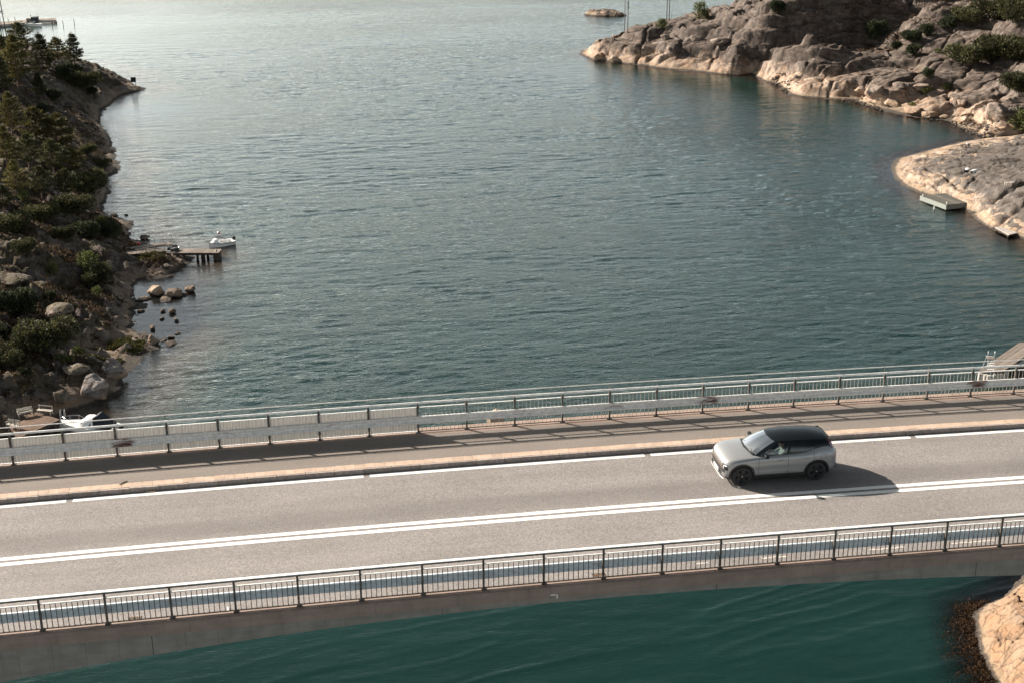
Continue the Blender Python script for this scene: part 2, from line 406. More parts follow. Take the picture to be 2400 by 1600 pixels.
M['rockL'] = rock('hillside_granite', (.115, .098, .086), (.22, .175, .14), (.065, .048, .036), band=(.4, 1.9), streaks=.4, lichen=.6, moss=.95, bedc=(.30, .265, .225))
M['rockN'] = rock('shore_granite', (.15, .12, .098), (.25, .168, .108), (.12, .085, .06), band=(1.8, 4.2), streaks=.1, cs=.3, ckk=.7)
M['boulder'] = rock('boulder_granite', (.13, .11, .095), (.26, .2, .155), (.08, .062, .05), band=(.3, 1.2), streaks=.2, seaweed=False)
M['paleboulder'] = rock('pale_boulder_granite', (.24, .195, .16), (.40, .31, .235), (.17, .125, .1), band=(1.5, 4.), streaks=.2, seaweed=False)
# --- foliage
def leaf(name, a, b, var=.35):
    m, t = nt(name); g = G(t)
    isl = g.n('ShaderNodeNewGeometry').outputs['Random Per Island']
    cl = g.noise(g.obj(), 1.3, 3); c = g.mix(g.ramp(g.math('ADD', g.math('MULTIPLY', isl, .5), g.math('MULTIPLY', cl, .6)), .35, .85), a, b)
    c = g.mix(1., c, g.math('ADD', 1-var, g.math('MULTIPLY', g.orand(), 2*var)), 'MULTIPLY')
    d = g.pbr(c, .7, spec=.2); tr = g.n('ShaderNodeBsdfTranslucent'); g.put(tr.inputs[0], c)
    mx = g.n('ShaderNodeMixShader'); mx.inputs[0].default_value = .25; t.links.new(d, mx.inputs[1]); t.links.new(tr.outputs[0], mx.inputs[2])
    g.out(mx.outputs[0]); return m
M['pine'] = leaf('pine_needles', (.028, .034, .018), (.105, .098, .038))
M['olive'] = leaf('olive_needles', (.05, .05, .018), (.18, .15, .05))
M['juniper'] = leaf('juniper_foliage', (.019, .027, .016), (.066, .076, .032))
M['leafy'] = leaf('light_leaves', (.045, .06, .018), (.15, .16, .05))
M['heather'] = leaf('heather_twigs', (.03, .02, .013), (.15, .095, .055), .1)
M['grass'] = leaf('shore_grass', (.04, .045, .014), (.12, .11, .035), .1)
M['weed'] = leaf('seaweed_fronds', (.018, .011, .006), (.10, .052, .022), .1)
M['bark'] = simple('bark', (.12, .075, .05), .9, .3, 6)
# --- generic
M['white'] = simple('white_gelcoat', (.8, .79, .77), .3, .05, 3)
M['whitepaint'] = simple('white_paint', (.7, .69, .66), .5, .1, 6, dirt=.2, dirtcol=(.35, .33, .3))
M['black'] = simple('black_plastic', (.012, .012, .013), .5, .1, 8)
M['navy'] = simple('navy_canvas', (.008, .012, .022), .8, .2, 6)
M['tyre'] = simple('tyre_rubber', (.018, .018, .019), .85, .15, 20)
M['red'] = simple('red_float', (.5, .05, .03), .45, .15, 5)
M['orange'] = simple('orange_float', (.6, .25, .05), .45, .1, 5)
M['steel'] = simple('stainless_tube', (.6, .6, .6), .3, .08, 9, metal=.7)
M['teal_shed'] = simple('dark_shed_board', (.035, .045, .055), .8, .2, 5, stretch=(4, 4, 1))
M['pole'] = simple('creosoted_pole', (.06, .05, .045), .85, .25, 5)
M['greypole'] = simple('grey_pole', (.14, .13, .125), .8, .25, 5)
M['net'] = simple('fishing_net', (.05, .048, .04), .95, .4, 12)
M['sand'] = simple('lagoon_mud', (.2, .175, .155), .9, .15, .8, world=True)
# ------------------------------------------------------------------ shorelines and hills
def w2(u, v, z=0., dx=0., dy=0.):
    p = at(u, v, z); return (p.x+dx, p.y+dy)
SH = {}
SH['hillside'] = [w2(*p) for p in [(342,212),(318,216),(291,222),(268,240),(255,249),(237,258),(240,270),(234,284),(249,306),(255,318),(265,329),(262,345),(273,352),
    (270,366),(274,380),(283,398),(268,410),(255,415),(235,427),(244,438),(260,447),(252,462),(247,474),(249,488),(240,500),(262,507),(286,512),(300,517),(309,528),(306,546),(315,560),(338,566),(350,578),
    (400,590),(440,596),(452,604),(441,622),(421,637),(398,650),(362,655),(329,660),(316,675),(312,701),(318,704),(345,712),(347,722),(318,726),(310,744),(306,769),(320,778),(339,785),(372,800),(372,812),
    (342,830),(322,845),(309,855),(303,872),(296,890),(281,919),(265,934),(230,943),(200,955),(179,960),(153,972),(135,990),(60,1030),(-150,1120),(-500,1250)]]
SH['hillside'] += [(-170, 60), (-330, 120), (-330, 480), w2(0,95,10,0,38), w2(120,118,7,0,24), w2(204,147,3.5,2,14), w2(255,173,2.2,2,8), w2(288,184,1.6,1,5), w2(306,198,1.0,1,3), w2(330,208,.3,1,1)]
HP = [((342,214),.1),((325,206),.7),((306,199),1.3),((288,190),1.8),((255,174),2.8),((204,149),4.3),((150,128),6.5),((90,112),8.5),((0,95),11),((0,160),11),((60,150),10.5),((130,170),7.5),((190,185),4.2),
      ((240,205),2.2),((275,205),1.6),((255,228),.9),((200,240),2.2),((235,270),.5),((200,300),2.6),((130,240),5.),((60,220),8.),((0,250),10.5),((0,330),10.5),((100,300),6.5),((180,340),4.2),
      ((240,350),1.2),((0,420),9.5),((100,400),6.8),((200,420),3.2),((0,500),8.5),((100,490),6.5),((200,480),2.8),((225,490),1.2),((0,580),8.2),((90,560),6.5),((180,545),4.0),((260,540),1.9),((295,545),.7),
      ((240,590),3.0),((290,590),1.6),((330,600),.8),((0,640),7.),((90,640),5.4),((190,660),3.3),((270,660),1.7),((0,720),5.7),((90,720),4.7),((200,730),3.0),((280,740),1.3),((0,800),4.6),((100,810),3.6),((200,800),2.),
      ((260,800),.8),((215,840),.5),((290,812),.8),((345,803),.55),((150,870),2.6),((175,855),2.2),((240,850),2.2),((210,890),2.2),((270,870),1.3),((250,905),1.),((180,925),1.1),((0,880),3.7),((80,890),2.8),((130,910),1.9),((0,940),2.3),((60,960),1.2),((110,965),.9),
      ((430,612),.5),((400,610),.8),((380,630),.6)]
HPW = [((-60,300),13),((-100,250),15),((-150,200),16),((-250,300),12),((-90,350),13),((-60,180),9),((-60,120),7),((-100,100),9),((-120,420),9)]
SH['headland'] = [w2(*p) for p in [(1354,125),(1370,134),(1384,140),(1422,145),(1458,149),(1489,153),(1519,155),(1530,159),(1581,165),(1632,170),(1683,174),(1734,177),(1762,174),(1785,187),(1831,201),(1851,224),(1875,228),(1902,230),
    (1935,232),(1958,235),(1999,235),(2015,240),(2030,247),(2078,263),(2126,272),(2162,277),(2216,282),(2246,296),(2272,312),(2290,318),(2308,324),(2340,322),(2460,316),(2700,312)]]
SH['headland'] += [(400, 250), (520, 330), (520, 620), (330, 620), w2(2100,-60,17,0,60), w2(1850,-15,14,0,50), w2(1734,8,12.5,0,34), w2(1672,38,9,0,26), w2(1588,48,7,0,20), w2(1530,61,5.5,0,14), w2(1489,66,5,0,12), w2(1433,92,3,0,7), w2(1395,108,1.2,0,4), w2(1365,118,.5,0,2)]
RP = [((1365,124),.5),((1395,108),1.5),((1400,125),1.4),((1433,92),3.6),((1440,125),1.8),((1489,67),5.6),((1489,110),3.8),((1530,62),6.3),((1530,120),3.),((1588,49),7.6),((1588,110),5.),((1600,150),1.2),
      ((1640,43),8.3),((1672,38),9.),((1683,20),10.8),((1734,8),12.8),((1734,60),10.),((1734,110),6.6),((1734,150),2.6),((1680,120),4.6),((1800,60),11.),((1820,110),7.5),((1800,145),4.),((1850,-5),14.5),((1900,90),9.5),
      ((1900,30),13.5),((2000,0),16),((2000,50),11.),((2200,0),17),((2400,0),20),((2400,-60),24),((2200,-50),20),((2000,-40),17),((1800,165),2.2),((1860,140),3.6),((1950,112),5.4),((2050,85),7.6),((2150,60),9.5),((2250,35),12),((2350,30),15),
      ((1850,185),2.),((1900,190),2.7),((1950,175),3.6),((2000,160),4.5),((2100,135),6.),((2200,115),8.),((2300,95),10.),((2400,80),12.),((2000,205),2.2),((1950,215),1.6),((2080,180),4.2),((2180,150),6.2),((2280,135),8.),((2400,125),9.5),
      ((2060,200),2.0),((2160,172),3.8),((2280,155),6.),((2060,220),2.4),((2100,235),1.5),((2160,250),1.3),((2200,220),2.6),((2250,270),1.1),((2300,200),4.6),((2400,190),7.),((2330,285),2.4),((2310,250),3.1),((2400,250),4.6),((2400,300),1.8),((2290,305),.5),((2360,312),.9),
      ((2600,0),24),((2600,100),17),((2600,200),11),((2600,290),4.)]
SH['promontory'] = [w2(*p) for p in [(2094,377),(2087,392),(2090,402),(2101,422),(2123,440),(2157,455),(2200,470),(2240,485),(2273,501),(2284,512),(2297,521),(2324,538),(2345,546),(2369,552),(2400,562),(2450,590),(2500,640),(2600,720),(2750,820)]]
SH['promontory'] += [(190, 100), (330, 120), (400, 240), w2(2700,311), w2(2460,315), w2(2330,322), w2(2259,336,.2,0,2), w2(2218,345,.4,0,2), w2(2157,359,.5,0,2), w2(2106,373,.1,0,1)]
PP = [((2105,380),.3),((2106,400),.8),((2157,362),1.0),((2218,347),1.1),((2259,338),1.),((2150,400),1.9),((2180,430),1.5),((2200,390),2.6),((2250,420),2.9),((2240,455),1.8),((2300,345),1.8),((2400,326),2.8),((2300,400),3.7),((2400,400),5.2),((2400,360),4.),
      ((2310,450),3.0),((2290,475),2.),((2350,480),2.9),((2320,500),1.9),((2400,500),2.9),((2400,450),4.4),((2370,530),1.4),((2400,545),1.),((2600,500),7),((2600,400),8),((2600,600),5),((2150,440),.6),((2300,505),1.3)]
SH['shore_rock'] = [w2(*p) for p in [(2440,1300),(2400,1345),(2371,1385),(2342,1405),(2313,1413),(2285,1431),(2280,1451),(2288,1489),(2298,1532),(2312,1563),(2328,1592),(2345,1640),(2375,1700)]]+[(65, 70), (90, 60), (90, 90), (74, 106)]
NP = [((2300,1440),.6),((2342,1420),1.0),((2371,1400),1.2),((2400,1365),1.2),((2400,1450),2.3),((2350,1480),1.8),((2310,1480),.8),((2330,1550),1.),((2400,1530),2.6),((2370,1590),1.9),((2420,1620),2.6),((2340,1580),.8),((2500,1500),5),((2600,1600),7)]
ISL = [w2(*p) for p in [(1369,35),(1375,30),(1395,30),(1420,31),(1450,33),(1468,37),(1450,39),(1420,39),(1395,38)]]
SH['islet'] = ISL
def pts(L, extra=()):
    P, V = [], []
    for (u, v), z in L: P.append(w2(u, v, z)); V.append(z)
    for p, z in extra: P.append(p); V.append(z)
    return P, V
def shorepts(name, every=1):
    S = SH[name]; return [(p, 0.12) for p in S[::every]]
TP = {'hillside': TPS(*pts(HP, HPW+shorepts('hillside', 2)), lam=4), 'headland': TPS(*pts(RP, shorepts('headland', 2)), lam=3),
      'promontory': TPS(*pts(PP, shorepts('promontory')), lam=3), 'shore_rock': TPS(*pts(NP, shorepts('shore_rock')), lam=3),
      'islet': lambda x, y: np.full(x.shape, 1.5)}
LAG = [w2(340, 745), w2(385, 700), w2(380, 760)]
def bedslope(x, y):
    s = np.full(x.shape, .28)
    for cx, cy in LAG: s = s-.26*np.exp(-((x-cx)**2+(y-cy)**2)/5.5**2)
    for (u, v), r, k in (((430, 690), 10, .1), ((300, 940), 6, .08), ((2110, 450), 7, .1), ((2120, 285), 9, .14), ((2250, 1480), 7, -.04), ((330, 480), 8, .1), ((2330, 560), 6, .1)):
        c = w2(u, v); s = s-k*np.exp(-((x-c[0])**2+(y-c[1])**2)/r**2)
    return np.maximum(s, .025)

def rot(x, y, a): c, s = math.cos(a), math.sin(a); return x*c+y*s, -x*s+y*c
def blocks(x, y, size, stretch, ang, seed, warp=.35, dome=.25):
    """granite joint blocks: flat tilted slabs split by narrow cracks; returns offset and crack mask"""
    wx = x+warp*size*fbm(x/size*.7, y/size*.7, seed+50, 3)*2; wy = y+warp*size*fbm(x/size*.7+40, y/size*.7, seed+60, 3)*2
    a, b = rot(wx, wy, ang); f1, f2, idd, cx, cy = worley(a/(size*stretch), b/size, seed)
    e = f2-f1
    h = (idd-.5)*1.0*sstep(0, .10, e)+dome*np.sqrt(np.clip(e, 0, .6))+(cx*(idd*7 % 1-.5)+cy*(idd*13 % 1-.5))*1.6-.35*np.exp(-(e/.06)**2)
    return h*size*.30, np.exp(-(e/.035)**2)
def ledges(t, P, w=.3):
    """turn a smooth height into benches and steep risers"""
    k = np.floor(t/P); f = t/P-k; return (k+sstep(.5-w/2, .5+w/2, f))*P-t+P*.0
_a = w2(1354, 125); _b = w2(2308, 324); _l = math.hypot(_b[0]-_a[0], _b[1]-_a[1]); AL = ((_b[0]-_a[0])/_l, (_b[1]-_a[1])/_l)
def detail(name, x, y, d, z):
    if name == 'hillside':
        h1, c1 = blocks(x, y, 4.2, 1.8, -.9, 3, dome=.1); h2, c2 = blocks(x, y, 1.5, 1.6, -.7, 5, dome=.15); h3, c3 = blocks(x, y, .6, 1.3, .2, 8)
        L = .8*h1+.9*h2+1.1*h3+1.5*fbm(x*.12, y*.12, 4, 4)+.55*fbm(x*.9, y*.9, 6, 4)-.5*np.abs(fbm(x*.5, y*.5, 12, 4))+.25*ledges(z+fbm(x*.3, y*.3, 14, 3), .9, .25)
        far = sstep(215, 240, y); u_, v_ = rot(x, y, -.5)
        sl = fbm(u_*.05, v_*.33, 9, 4)*1.3+.25*fbm(u_*.2, v_*1.4, 10, 3)
        L = L*(1-.35*far)+sl*far                                      # smooth slabs towards the tip
        return L, np.maximum(c1*.8*(1-.4*far), c2*.5*(1-far))
    if name == 'headland':
        al = (x-_a[0])*AL[0]+(y-_a[1])*AL[1]
        h1, c1 = blocks(x, y, 8.5, 2.1, .30, 13, dome=.45); h2, c2 = blocks(x, y, 3.2, 2.2, .25, 15, dome=.35); h3, c3 = blocks(x, y, 1.0, 1.6, .5, 18, dome=.5)
        t = z-.075*al+1.7*fbm(x*.05, y*.05, 61, 4)
        k1 = sstep(-.15, .2, fbm(x*.06, y*.06, 66, 3))
        L = .85*ledges(t, 3.1, .25)*(.45+.55*k1)+.55*ledges(t+.4*fbm(x*.2, y*.2, 62, 3), .85, .2)*(1-.4*k1)+.50*h1+.38*h2+.18*h3+.9*fbm(x*.09, y*.09, 24, 4)+.13*fbm(x*1.1, y*1.1, 26, 5)
        return L, np.maximum.reduce([c1*.75, c2*.45, c3*.15])
    if name == 'promontory':
        h1, c1 = blocks(x, y, 5.0, 2.8, -.45, 33, dome=.1); h2, c2 = blocks(x, y, 1.8, 2.2, -.6, 35, dome=.1)
        u_, v_ = rot(x, y, -.5); st = np.minimum(np.abs(fbm(u_*.06, v_*.5, 37, 4)), .8*np.abs(fbm(u_*.33+5, v_*.09, 38, 4))+.012)
        t = z+.5*fbm(u_*.1, v_*.4, 68, 4)
        return .45*ledges(t, .8, .2)+.20*h1+.16*h2-1.1*np.clip(.06-st, 0, .06)*4+.5*fbm(x*.16, y*.16, 39, 4)+.05*fbm(x*1.3, y*1.3, 40, 4), np.maximum.reduce([c1*.45, c2*.2, sstep(.032, .008, st)*.9])
    if name == 'islet':
        h1, c1 = blocks(x, y, 2.2, 1.6, .1, 53); return .9*h1+.3*fbm(x, y, 55, 4), c1*.7
    h1, c1 = blocks(x, y, 2.3, 1.5, 1.0, 43, .5); h2, c2 = blocks(x, y, .7, 1.4, 1.3, 45)
    return .45*h1+.35*h2+.5*fbm(x*.5, y*.5, 47, 4)+.05*fbm(x*5, y*5, 49, 4), np.maximum(c1*.7, c2*.3)
def wl(*uvz): return [w2(*p) for p in uvz]
CL = {'promontory': [(wl((2278,484,1.2),(2300,470,2.4),(2340,455,3.6),(2420,432,4.6)), 0.65, 1.35), (wl((2170,398,1.9),(2205,408,2.4),(2240,425,2.8),(2262,436,3.)), 0.27, 0.52), (wl((2262,436,3.),(2290,418,3.3),(2330,412,4.)), 0.24, 0.45), (wl((2120,388,1.3),(2150,402,1.9),(2190,395,2.5)), 0.20, 0.38), (wl((2135,420,1.2),(2180,425,1.8),(2240,448,2.4),(2262,462,2.4)), 0.24, 0.45), (wl((2180,352,1.2),(2260,362,2.6),(2400,372,4.2)), 0.34, 0.52), (wl((2330,508,2.),(2360,496,2.7),(2410,488,3.)), 0.37, 0.75)],
      'headland': [(wl((1600,75,7.),(1670,70,8.),(1734,62,9.8),(1785,47,11.5),(1830,31,13.)), .7, 1.5), (wl((1520,128,2.6),(1570,122,3.4),(1640,118,4.6),(1720,105,6.6),(1800,95,8.),(1880,84,9.8)), .5, 1.0), (wl((1700,88,8.),(1790,76,9.8),(1880,60,11.5),(1960,40,13.)), .45, .9), (wl((2065,188,3.6),(2132,168,5.2),(2239,158,5.6),(2330,150,7.),(2420,140,8.)), .6, 1.3), (wl((1870,190,2.2),(1930,166,4.),(2010,148,5.2),(2090,128,6.6)), .35, .7), (wl((1940,228,.6),(1950,205,1.9),(1990,190,2.8),(2040,178,3.6)), .4, .8), (wl((2005,230,.8),(2050,205,2.2),(2110,196,3.2)), .4, .7), (wl((1485,150,.6),(1500,120,3.),(1515,95,4.4),(1530,72,5.8)), .4, .9), (wl((1880,60,11.5),(1990,62,10.),(2080,48,11.)), .4, .8)],
      'shore_rock': [(wl((2285,1465,.4),(2330,1480,1.5),(2400,1500,2.4)), .09, .25), (wl((2340,1470,1.6),(2352,1500,1.8),(2380,1490,2.2)), .12, .3), (wl((2325,1560,.6),(2360,1545,1.6),(2410,1560,2.4)), .08, .2)]}
def carve(name, x, y):
    g_ = np.zeros(x.shape); c_ = np.zeros(x.shape)
    if name in CL:
        wx = x+.5*fbm(x*.6, y*.6, 131, 4); wy = y+.5*fbm(x*.6+7, y*.6, 132, 4)
        for P_, wd, dp in CL[name]:
            d = np.full(x.shape, 1e9)
            for (ax, ay), (bx, by) in zip(P_, P_[1:]):
                ex, ey = bx-ax, by-ay; t = np.clip(((wx-ax)*ex+(wy-ay)*ey)/(ex*ex+ey*ey), 0, 1); d = np.minimum(d, np.hypot(wx-ax-t*ex, wy-ay-t*ey))
            g_ = np.maximum(g_, dp*np.exp(-(d/wd)**2)); c_ = np.maximum(c_, np.exp(-(d/(wd*.6))**2))
    return g_, c_
def ground(name, x, y):
    cw = .9 if name in ('headland', 'hillside') else .35
    wx = x+cw*(fbm(x*.35, y*.35, 71, 4)+.5*fbm(x*1.7, y*1.7, 73, 3)); wy = y+cw*(fbm(x*.35+9, y*.35, 75, 4)+.5*fbm(x*1.7, y*1.7, 77, 3))
    d = sdist(wx, wy, SH[name]); b = np.maximum(TP[name](x, y), .15)
    k = 1-np.exp(-np.clip(d, 0, None)/(1.1 if name != 'shore_rock' else .45))
    L, cr = detail(name, x, y, d, b); gv, cv = carve(name, x, y); cr = np.maximum(cr, cv*.95)
    ft = {'headland': 3.5, 'hillside': 2.5, 'promontory': 2.5, 'shore_rock': 1.0, 'islet': 1.5}[name]
    amp = sstep(0, ft, d)*.85+.15
    zin = np.maximum(b*k+L*amp*np.clip(b*.55+.25, 0, 1)*k-gv*k, .06*k+.02)
    zout = np.maximum(d*bedslope(x, y), -9)+.12*fbm(x*1.2, y*1.2, 79, 3)*sstep(0, -1, d)-.03
    return np.where(d > 0, zin, zout), cr*(d > 0), d
def axis(a, b, step, ext, big):
    core = list(np.arange(a, b, step)); r = [core[-1]]; s = step
    while r[-1] < b+ext: s = min(s*1.35, big); r.append(r[-1]+s)
    l = [core[0]]; s = step
    while l[-1] > a-ext: s = min(s*1.35, big); l.append(l[-1]-s)
    return np.array(l[:0:-1]+core+r[1:])
GR = {}
def terrain(name, label, mat, xr, yr, step, ext=(0, 0), bed=-4.5):
    xs = axis(xr[0], xr[1], step[0], ext[0], 6); ys = axis(yr[0], yr[1], step[1], ext[1], 6)
    X, Y = np.meshgrid(xs, ys); Z, C, D = ground(name, X, Y)
    ny, nx = X.shape; V = np.stack([X, Y, Z], -1).reshape(-1, 3)
    i = np.arange((ny-1)*(nx-1)); r, c = i//(nx-1), i % (nx-1); q = r*nx+c
    F = np.stack([q, q+1, q+nx+1, q+nx], 1)
    keep = (Z.reshape(-1)[F] > bed).any(1); F = F[keep]
    used = np.unique(F); mp = np.zeros(len(V), np.int64); mp[used] = np.arange(len(used)); F = mp[F]; V2 = V[used]
    me = bpy.data.meshes.new(name); me.vertices.add(len(V2)); me.vertices.foreach_set('co', V2.ravel())
    me.loops.add(F.size); me.loops.foreach_set('vertex_index', F.ravel().astype(np.int32))
    me.polygons.add(len(F)); me.polygons.foreach_set('loop_start', np.arange(0, F.size, 4, dtype=np.int32)); me.polygons.foreach_set('loop_total', np.full(len(F), 4, np.int32))
    me.update(calc_edges=True); me.validate()
    a = me.attributes.new('crack', 'FLOAT', 'POINT'); a.data.foreach_set('value', C.reshape(-1)[used].astype(np.float32))
    me.polygons.foreach_set('use_smooth', [True]*len(me.polygons))
    me.materials.append(mat); o = link(bpy.data.objects.new(name, me)); tag(o, label, None, None, 'structure')
    GR[name] = (xs, ys, Z)
    return o
def height(x, y):
    best = -9.
    for xs, ys, Z in GR.values():
        if xs[0] < x < xs[-1] and ys[0] < y < ys[-1]:
            i = np.searchsorted(xs, x)-1; j = np.searchsorted(ys, y)-1
            fx = (x-xs[i])/(xs[i+1]-xs[i]); fy = (y-ys[j])/(ys[j+1]-ys[j])
            z = (Z[j, i]*(1-fx)+Z[j, i+1]*fx)*(1-fy)+(Z[j+1, i]*(1-fx)+Z[j+1, i+1]*fx)*fy
            best = max(best, float(z))
    return best
def hit(u, v, zmin=0.):
    """where the sight line through a picture point meets the ground"""
    d = ray(u, v); t = (45-CAMPOS.z)/d.z
    while True:
        p = CAMPOS+d*t
        if p.z <= zmin or height(p.x, p.y) >= p.z: return Vector((p.x, p.y, max(p.z, zmin)))
        t += .25
def low(name):   # bounding pixels helper
    pass
terrain('hillside', 'rocky wooded hillside sloping down to the sea on the left', M['rockL'], (-86, -8), (118, 362), (.30, .38), (230, 160))
terrain('headland', 'long bare granite headland across the water', M['rockR'], (68, 236), (243, 425), (.30, .30), (270, 190))
terrain('promontory', 'smooth low granite promontory on the right shore', M['rockP'], (90, 160), (158, 262), (.22, .25), (230, 60))
terrain('shore_rock', 'pale orange rock rising from the water in front of the bridge', M['rockN'], (40, 62), (78, 106), (.09, .09), (40, 20))
terrain('islet', 'tiny flat skerry near the horizon', M['rockP'], (86, 108), (431, 449), (.25, .25), (2, 2))

# ------------------------------------------------------------------ water
AMPW = 1.0
def make_water():
    def grow(v0, sgn, step, lim):
        r = []; v = v0
        while abs(v) < lim: step *= 1.5; v += sgn*step; r.append(v)
        return r
    dys = [60.]
    while dys[-1] < 470: dys.append(dys[-1]+.26+.00085*max(0, dys[-1]-90))
    ys = np.array(grow(60., -1, .4, 3000)[::-1]+dys+grow(dys[-1], 1, .7, 20000))
    core = list(np.linspace(-.33, .70, 560)); sl_ = np.array(grow(core[0], -1, .002, 220)[::-1]+core+grow(core[-1], 1, .002, 220))
    Y = np.repeat(ys[:, None], len(sl_), 1); X = sl_[None]*np.clip(Y, 60, 470); D = np.full(X.shape, 9.0)
    wx = X+.3*fbm(X*.35, Y*.35, 71, 3); wy = Y+.3*fbm(X*.35+9, Y*.35, 75, 3)
    S = bedslope(X, Y); near = np.full(X.shape, 60.)
    for n in SH:
        d = -sdist(wx, wy, SH[n]); near = np.minimum(near, d); D = np.minimum(D, np.clip(d, 0, None)*S)
    # calm water: lagoon, the lee of the left shore and of the promontory, the strait under the bridge
    calm = np.zeros(X.shape)
    for (u, v), r, k in (((345, 690), 9, 1.), ((365, 745), 10, 1.), ((350, 770), 8, 1.), ((300, 260), 24, .85), ((150, 80), 60, .7), ((260, 300), 20, .7), ((1900, 215), 34, .62), ((1650, 195), 32, .6), ((1460, 160), 25, .5), ((2150, 310), 22, .55)):
        c = w2(u, v); calm = np.maximum(calm, k*np.exp(-((X-c[0])**2+(Y-c[1])**2)/r**2))
    calm = np.maximum(calm, sstep(3.5, 0, near)*.45); calm = np.maximum(calm, sstep(118, 96, Y)*.74)
    shp = lambda n: 1-2*np.abs(n)
    gust = .75+.55*np.clip(fbm(X*.012, Y*.026, 101, 4)+.2, -.3, .8)+.5*fbm(X*.04, Y*.12, 102, 3)
    qx, qy = rot(X, Y, .09); px_, py_ = rot(X, Y, -.10); rx, ry = rot(X, Y, .32)
    Wv = .052*shp(vnoise(qx*.15+.6*fbm(qx*.1, qy*.3, 103, 2), qy*.50+1.0*fbm(qx*.12, qy*.2, 104, 2), 105)*1.6)
    Wv = Wv+.050*shp(vnoise(px_*.27, py_*1.3+.7*fbm(px_*.3, py_*.5, 106, 2), 107)*1.6)+.040*vnoise(rx*.45, ry*2.0, 108)+.040*vnoise(qx*.55, qy*2.6, 109)
    swl = .048*shp(vnoise(rot(X, Y, .22)[0]*.05+.5*fbm(X*.05, Y*.1, 111, 2), rot(X, Y, .22)[1]*.55+.8*fbm(X*.07, Y*.1, 112, 3), 113)*1.8)**2*sstep(116, 100, Y)*(.4+.9*np.clip(fbm(X*.08, Y*.15, 114, 2)+.4, 0, 1))
    fade = sstep(560, 430, Y)*sstep(40, 70, Y)*sstep(1.2, 0., np.abs(X/np.clip(Y, 60, 470)-.185)-.45)
    Zw = ((Wv-.07)*np.clip(1-.985*calm, 0, 1)*gust+(swl-.04*(Y < 116)))*fade*AMPW
    ny, nx = X.shape; V = np.stack([X, Y, Zw], -1).reshape(-1, 3)
    i = np.arange((ny-1)*(nx-1)); r, c = i//(nx-1), i % (nx-1); q = r*nx+c; F = np.stack([q, q+1, q+nx+1, q+nx], 1)
    me = bpy.data.meshes.new('water'); me.vertices.add(len(V)); me.vertices.foreach_set('co', V.ravel())
    me.loops.add(F.size); me.loops.foreach_set('vertex_index', F.ravel().astype(np.int32))
    me.polygons.add(len(F)); me.polygons.foreach_set('loop_start', np.arange(0, F.size, 4, dtype=np.int32)); me.polygons.foreach_set('loop_total', np.full(len(F), 4, np.int32))
    me.update(calc_edges=True); me.polygons.foreach_set('use_smooth', [True]*len(me.polygons))
    for nm, A in (('depth', D), ('calm', calm), ('off', near)):
        a = me.attributes.new(nm, 'FLOAT', 'POINT'); a.data.foreach_set('value', A.reshape(-1).astype(np.float32))
    m, t = nt('sea_water'); g = G(t); p = g.pos()
    dep = g.attr('depth'); cal = g.attr('calm'); off = g.attr('off')
    amp = g.math('SUBTRACT', 1.0, g.math('MULTIPLY', cal, .985), clamp=True)
    gust = g.ramp(g.noise(g.map(p, (.010, .022, 1)), 1., 4, .55, .6), .3, .7, .65, 1.2)
    amp = g.math('MULTIPLY', amp, gust)
    q0 = g.map(p, (1, 1, 1), (0, 0, math.radians(-5)))
    w3 = g.noise(g.map(q0, (1.3, 4.2, 1), (0, 0, -.12)), 1., 4, .6, .3)
    w4 = g.noise(g.map(q0, (.65, 3.0, 1), (0, 0, .1)), 1., 3, .55, .3); w4 = g.math('SUBTRACT', 1.0, g.math('MULTIPLY', g.math('ABSOLUTE', g.math('SUBTRACT', w4, .5)), 2.))
    h = g.math('MULTIPLY', g.math('ADD', g.math('MULTIPLY', w3, .034), g.math('MULTIPLY', w4, .055)), g.math('ADD', amp, .04))
    nb = g.bump(h, 1., 1.0)
    fr = g.n('ShaderNodeFresnel'); fr.inputs[0].default_value = 1.34; g.put(fr.inputs['Normal'], nb)
    gl = g.n('ShaderNodeBsdfGlossy'); gl.inputs['Roughness'].default_value = .04; g.put(gl.inputs['Normal'], nb); g.put(gl.inputs[0], (1, 1, 1))
    df = g.n('ShaderNodeBsdfDiffuse')
    murk = g.noise(g.map(p, (.02, .05, 1)), 1., 4, .6)
    deep = g.mix(g.ramp(murk, .35, .65), (.0035, .0185, .0155), (.005, .023, .0195))
    lw = g.math('MULTIPLY', g.ramp(g.xyz(p)[0], -5., 30., 2.4, .8), g.ramp(g.xyz(p)[1], 100., 125., .12, 1.))
    shal = g.mix(g.ramp(g.math('ADD', off, g.math('MULTIPLY', g.math('SUBTRACT', g.noise(p, .4, 4), .5), 4.)), g.math('MULTIPLY', lw, .8), g.math('MULTIPLY', lw, 5.)), (.055, .042, .03), deep)
    g.put(df.inputs[0], shal)
    tr = g.n('ShaderNodeBsdfTransparent'); g.put(tr.inputs[0], g.mix(g.ramp(dep, 0., .9), (.93, .93, .9), (.36, .42, .36)))
    dd = g.math('ADD', dep, g.math('MULTIPLY', g.math('SUBTRACT', g.noise(p, .8, 3), .5), .12))
    a = g.n('ShaderNodeMixShader'); g.put(a.inputs[0], g.ramp(dd, .15, 1.5)); t.links.new(tr.outputs[0], a.inputs[1]); t.links.new(df.outputs[0], a.inputs[2])
    b = g.n('ShaderNodeMixShader'); g.put(b.inputs[0], fr.outputs[0]); t.links.new(a.outputs[0], b.inputs[1]); t.links.new(gl.outputs[0], b.inputs[2])
    g.out(b.outputs[0]); me.materials.append(m)
    o = link(bpy.data.objects.new('water', me)); tag(o, 'rippled grey green sea water of the strait', None, None, 'structure')
make_water()
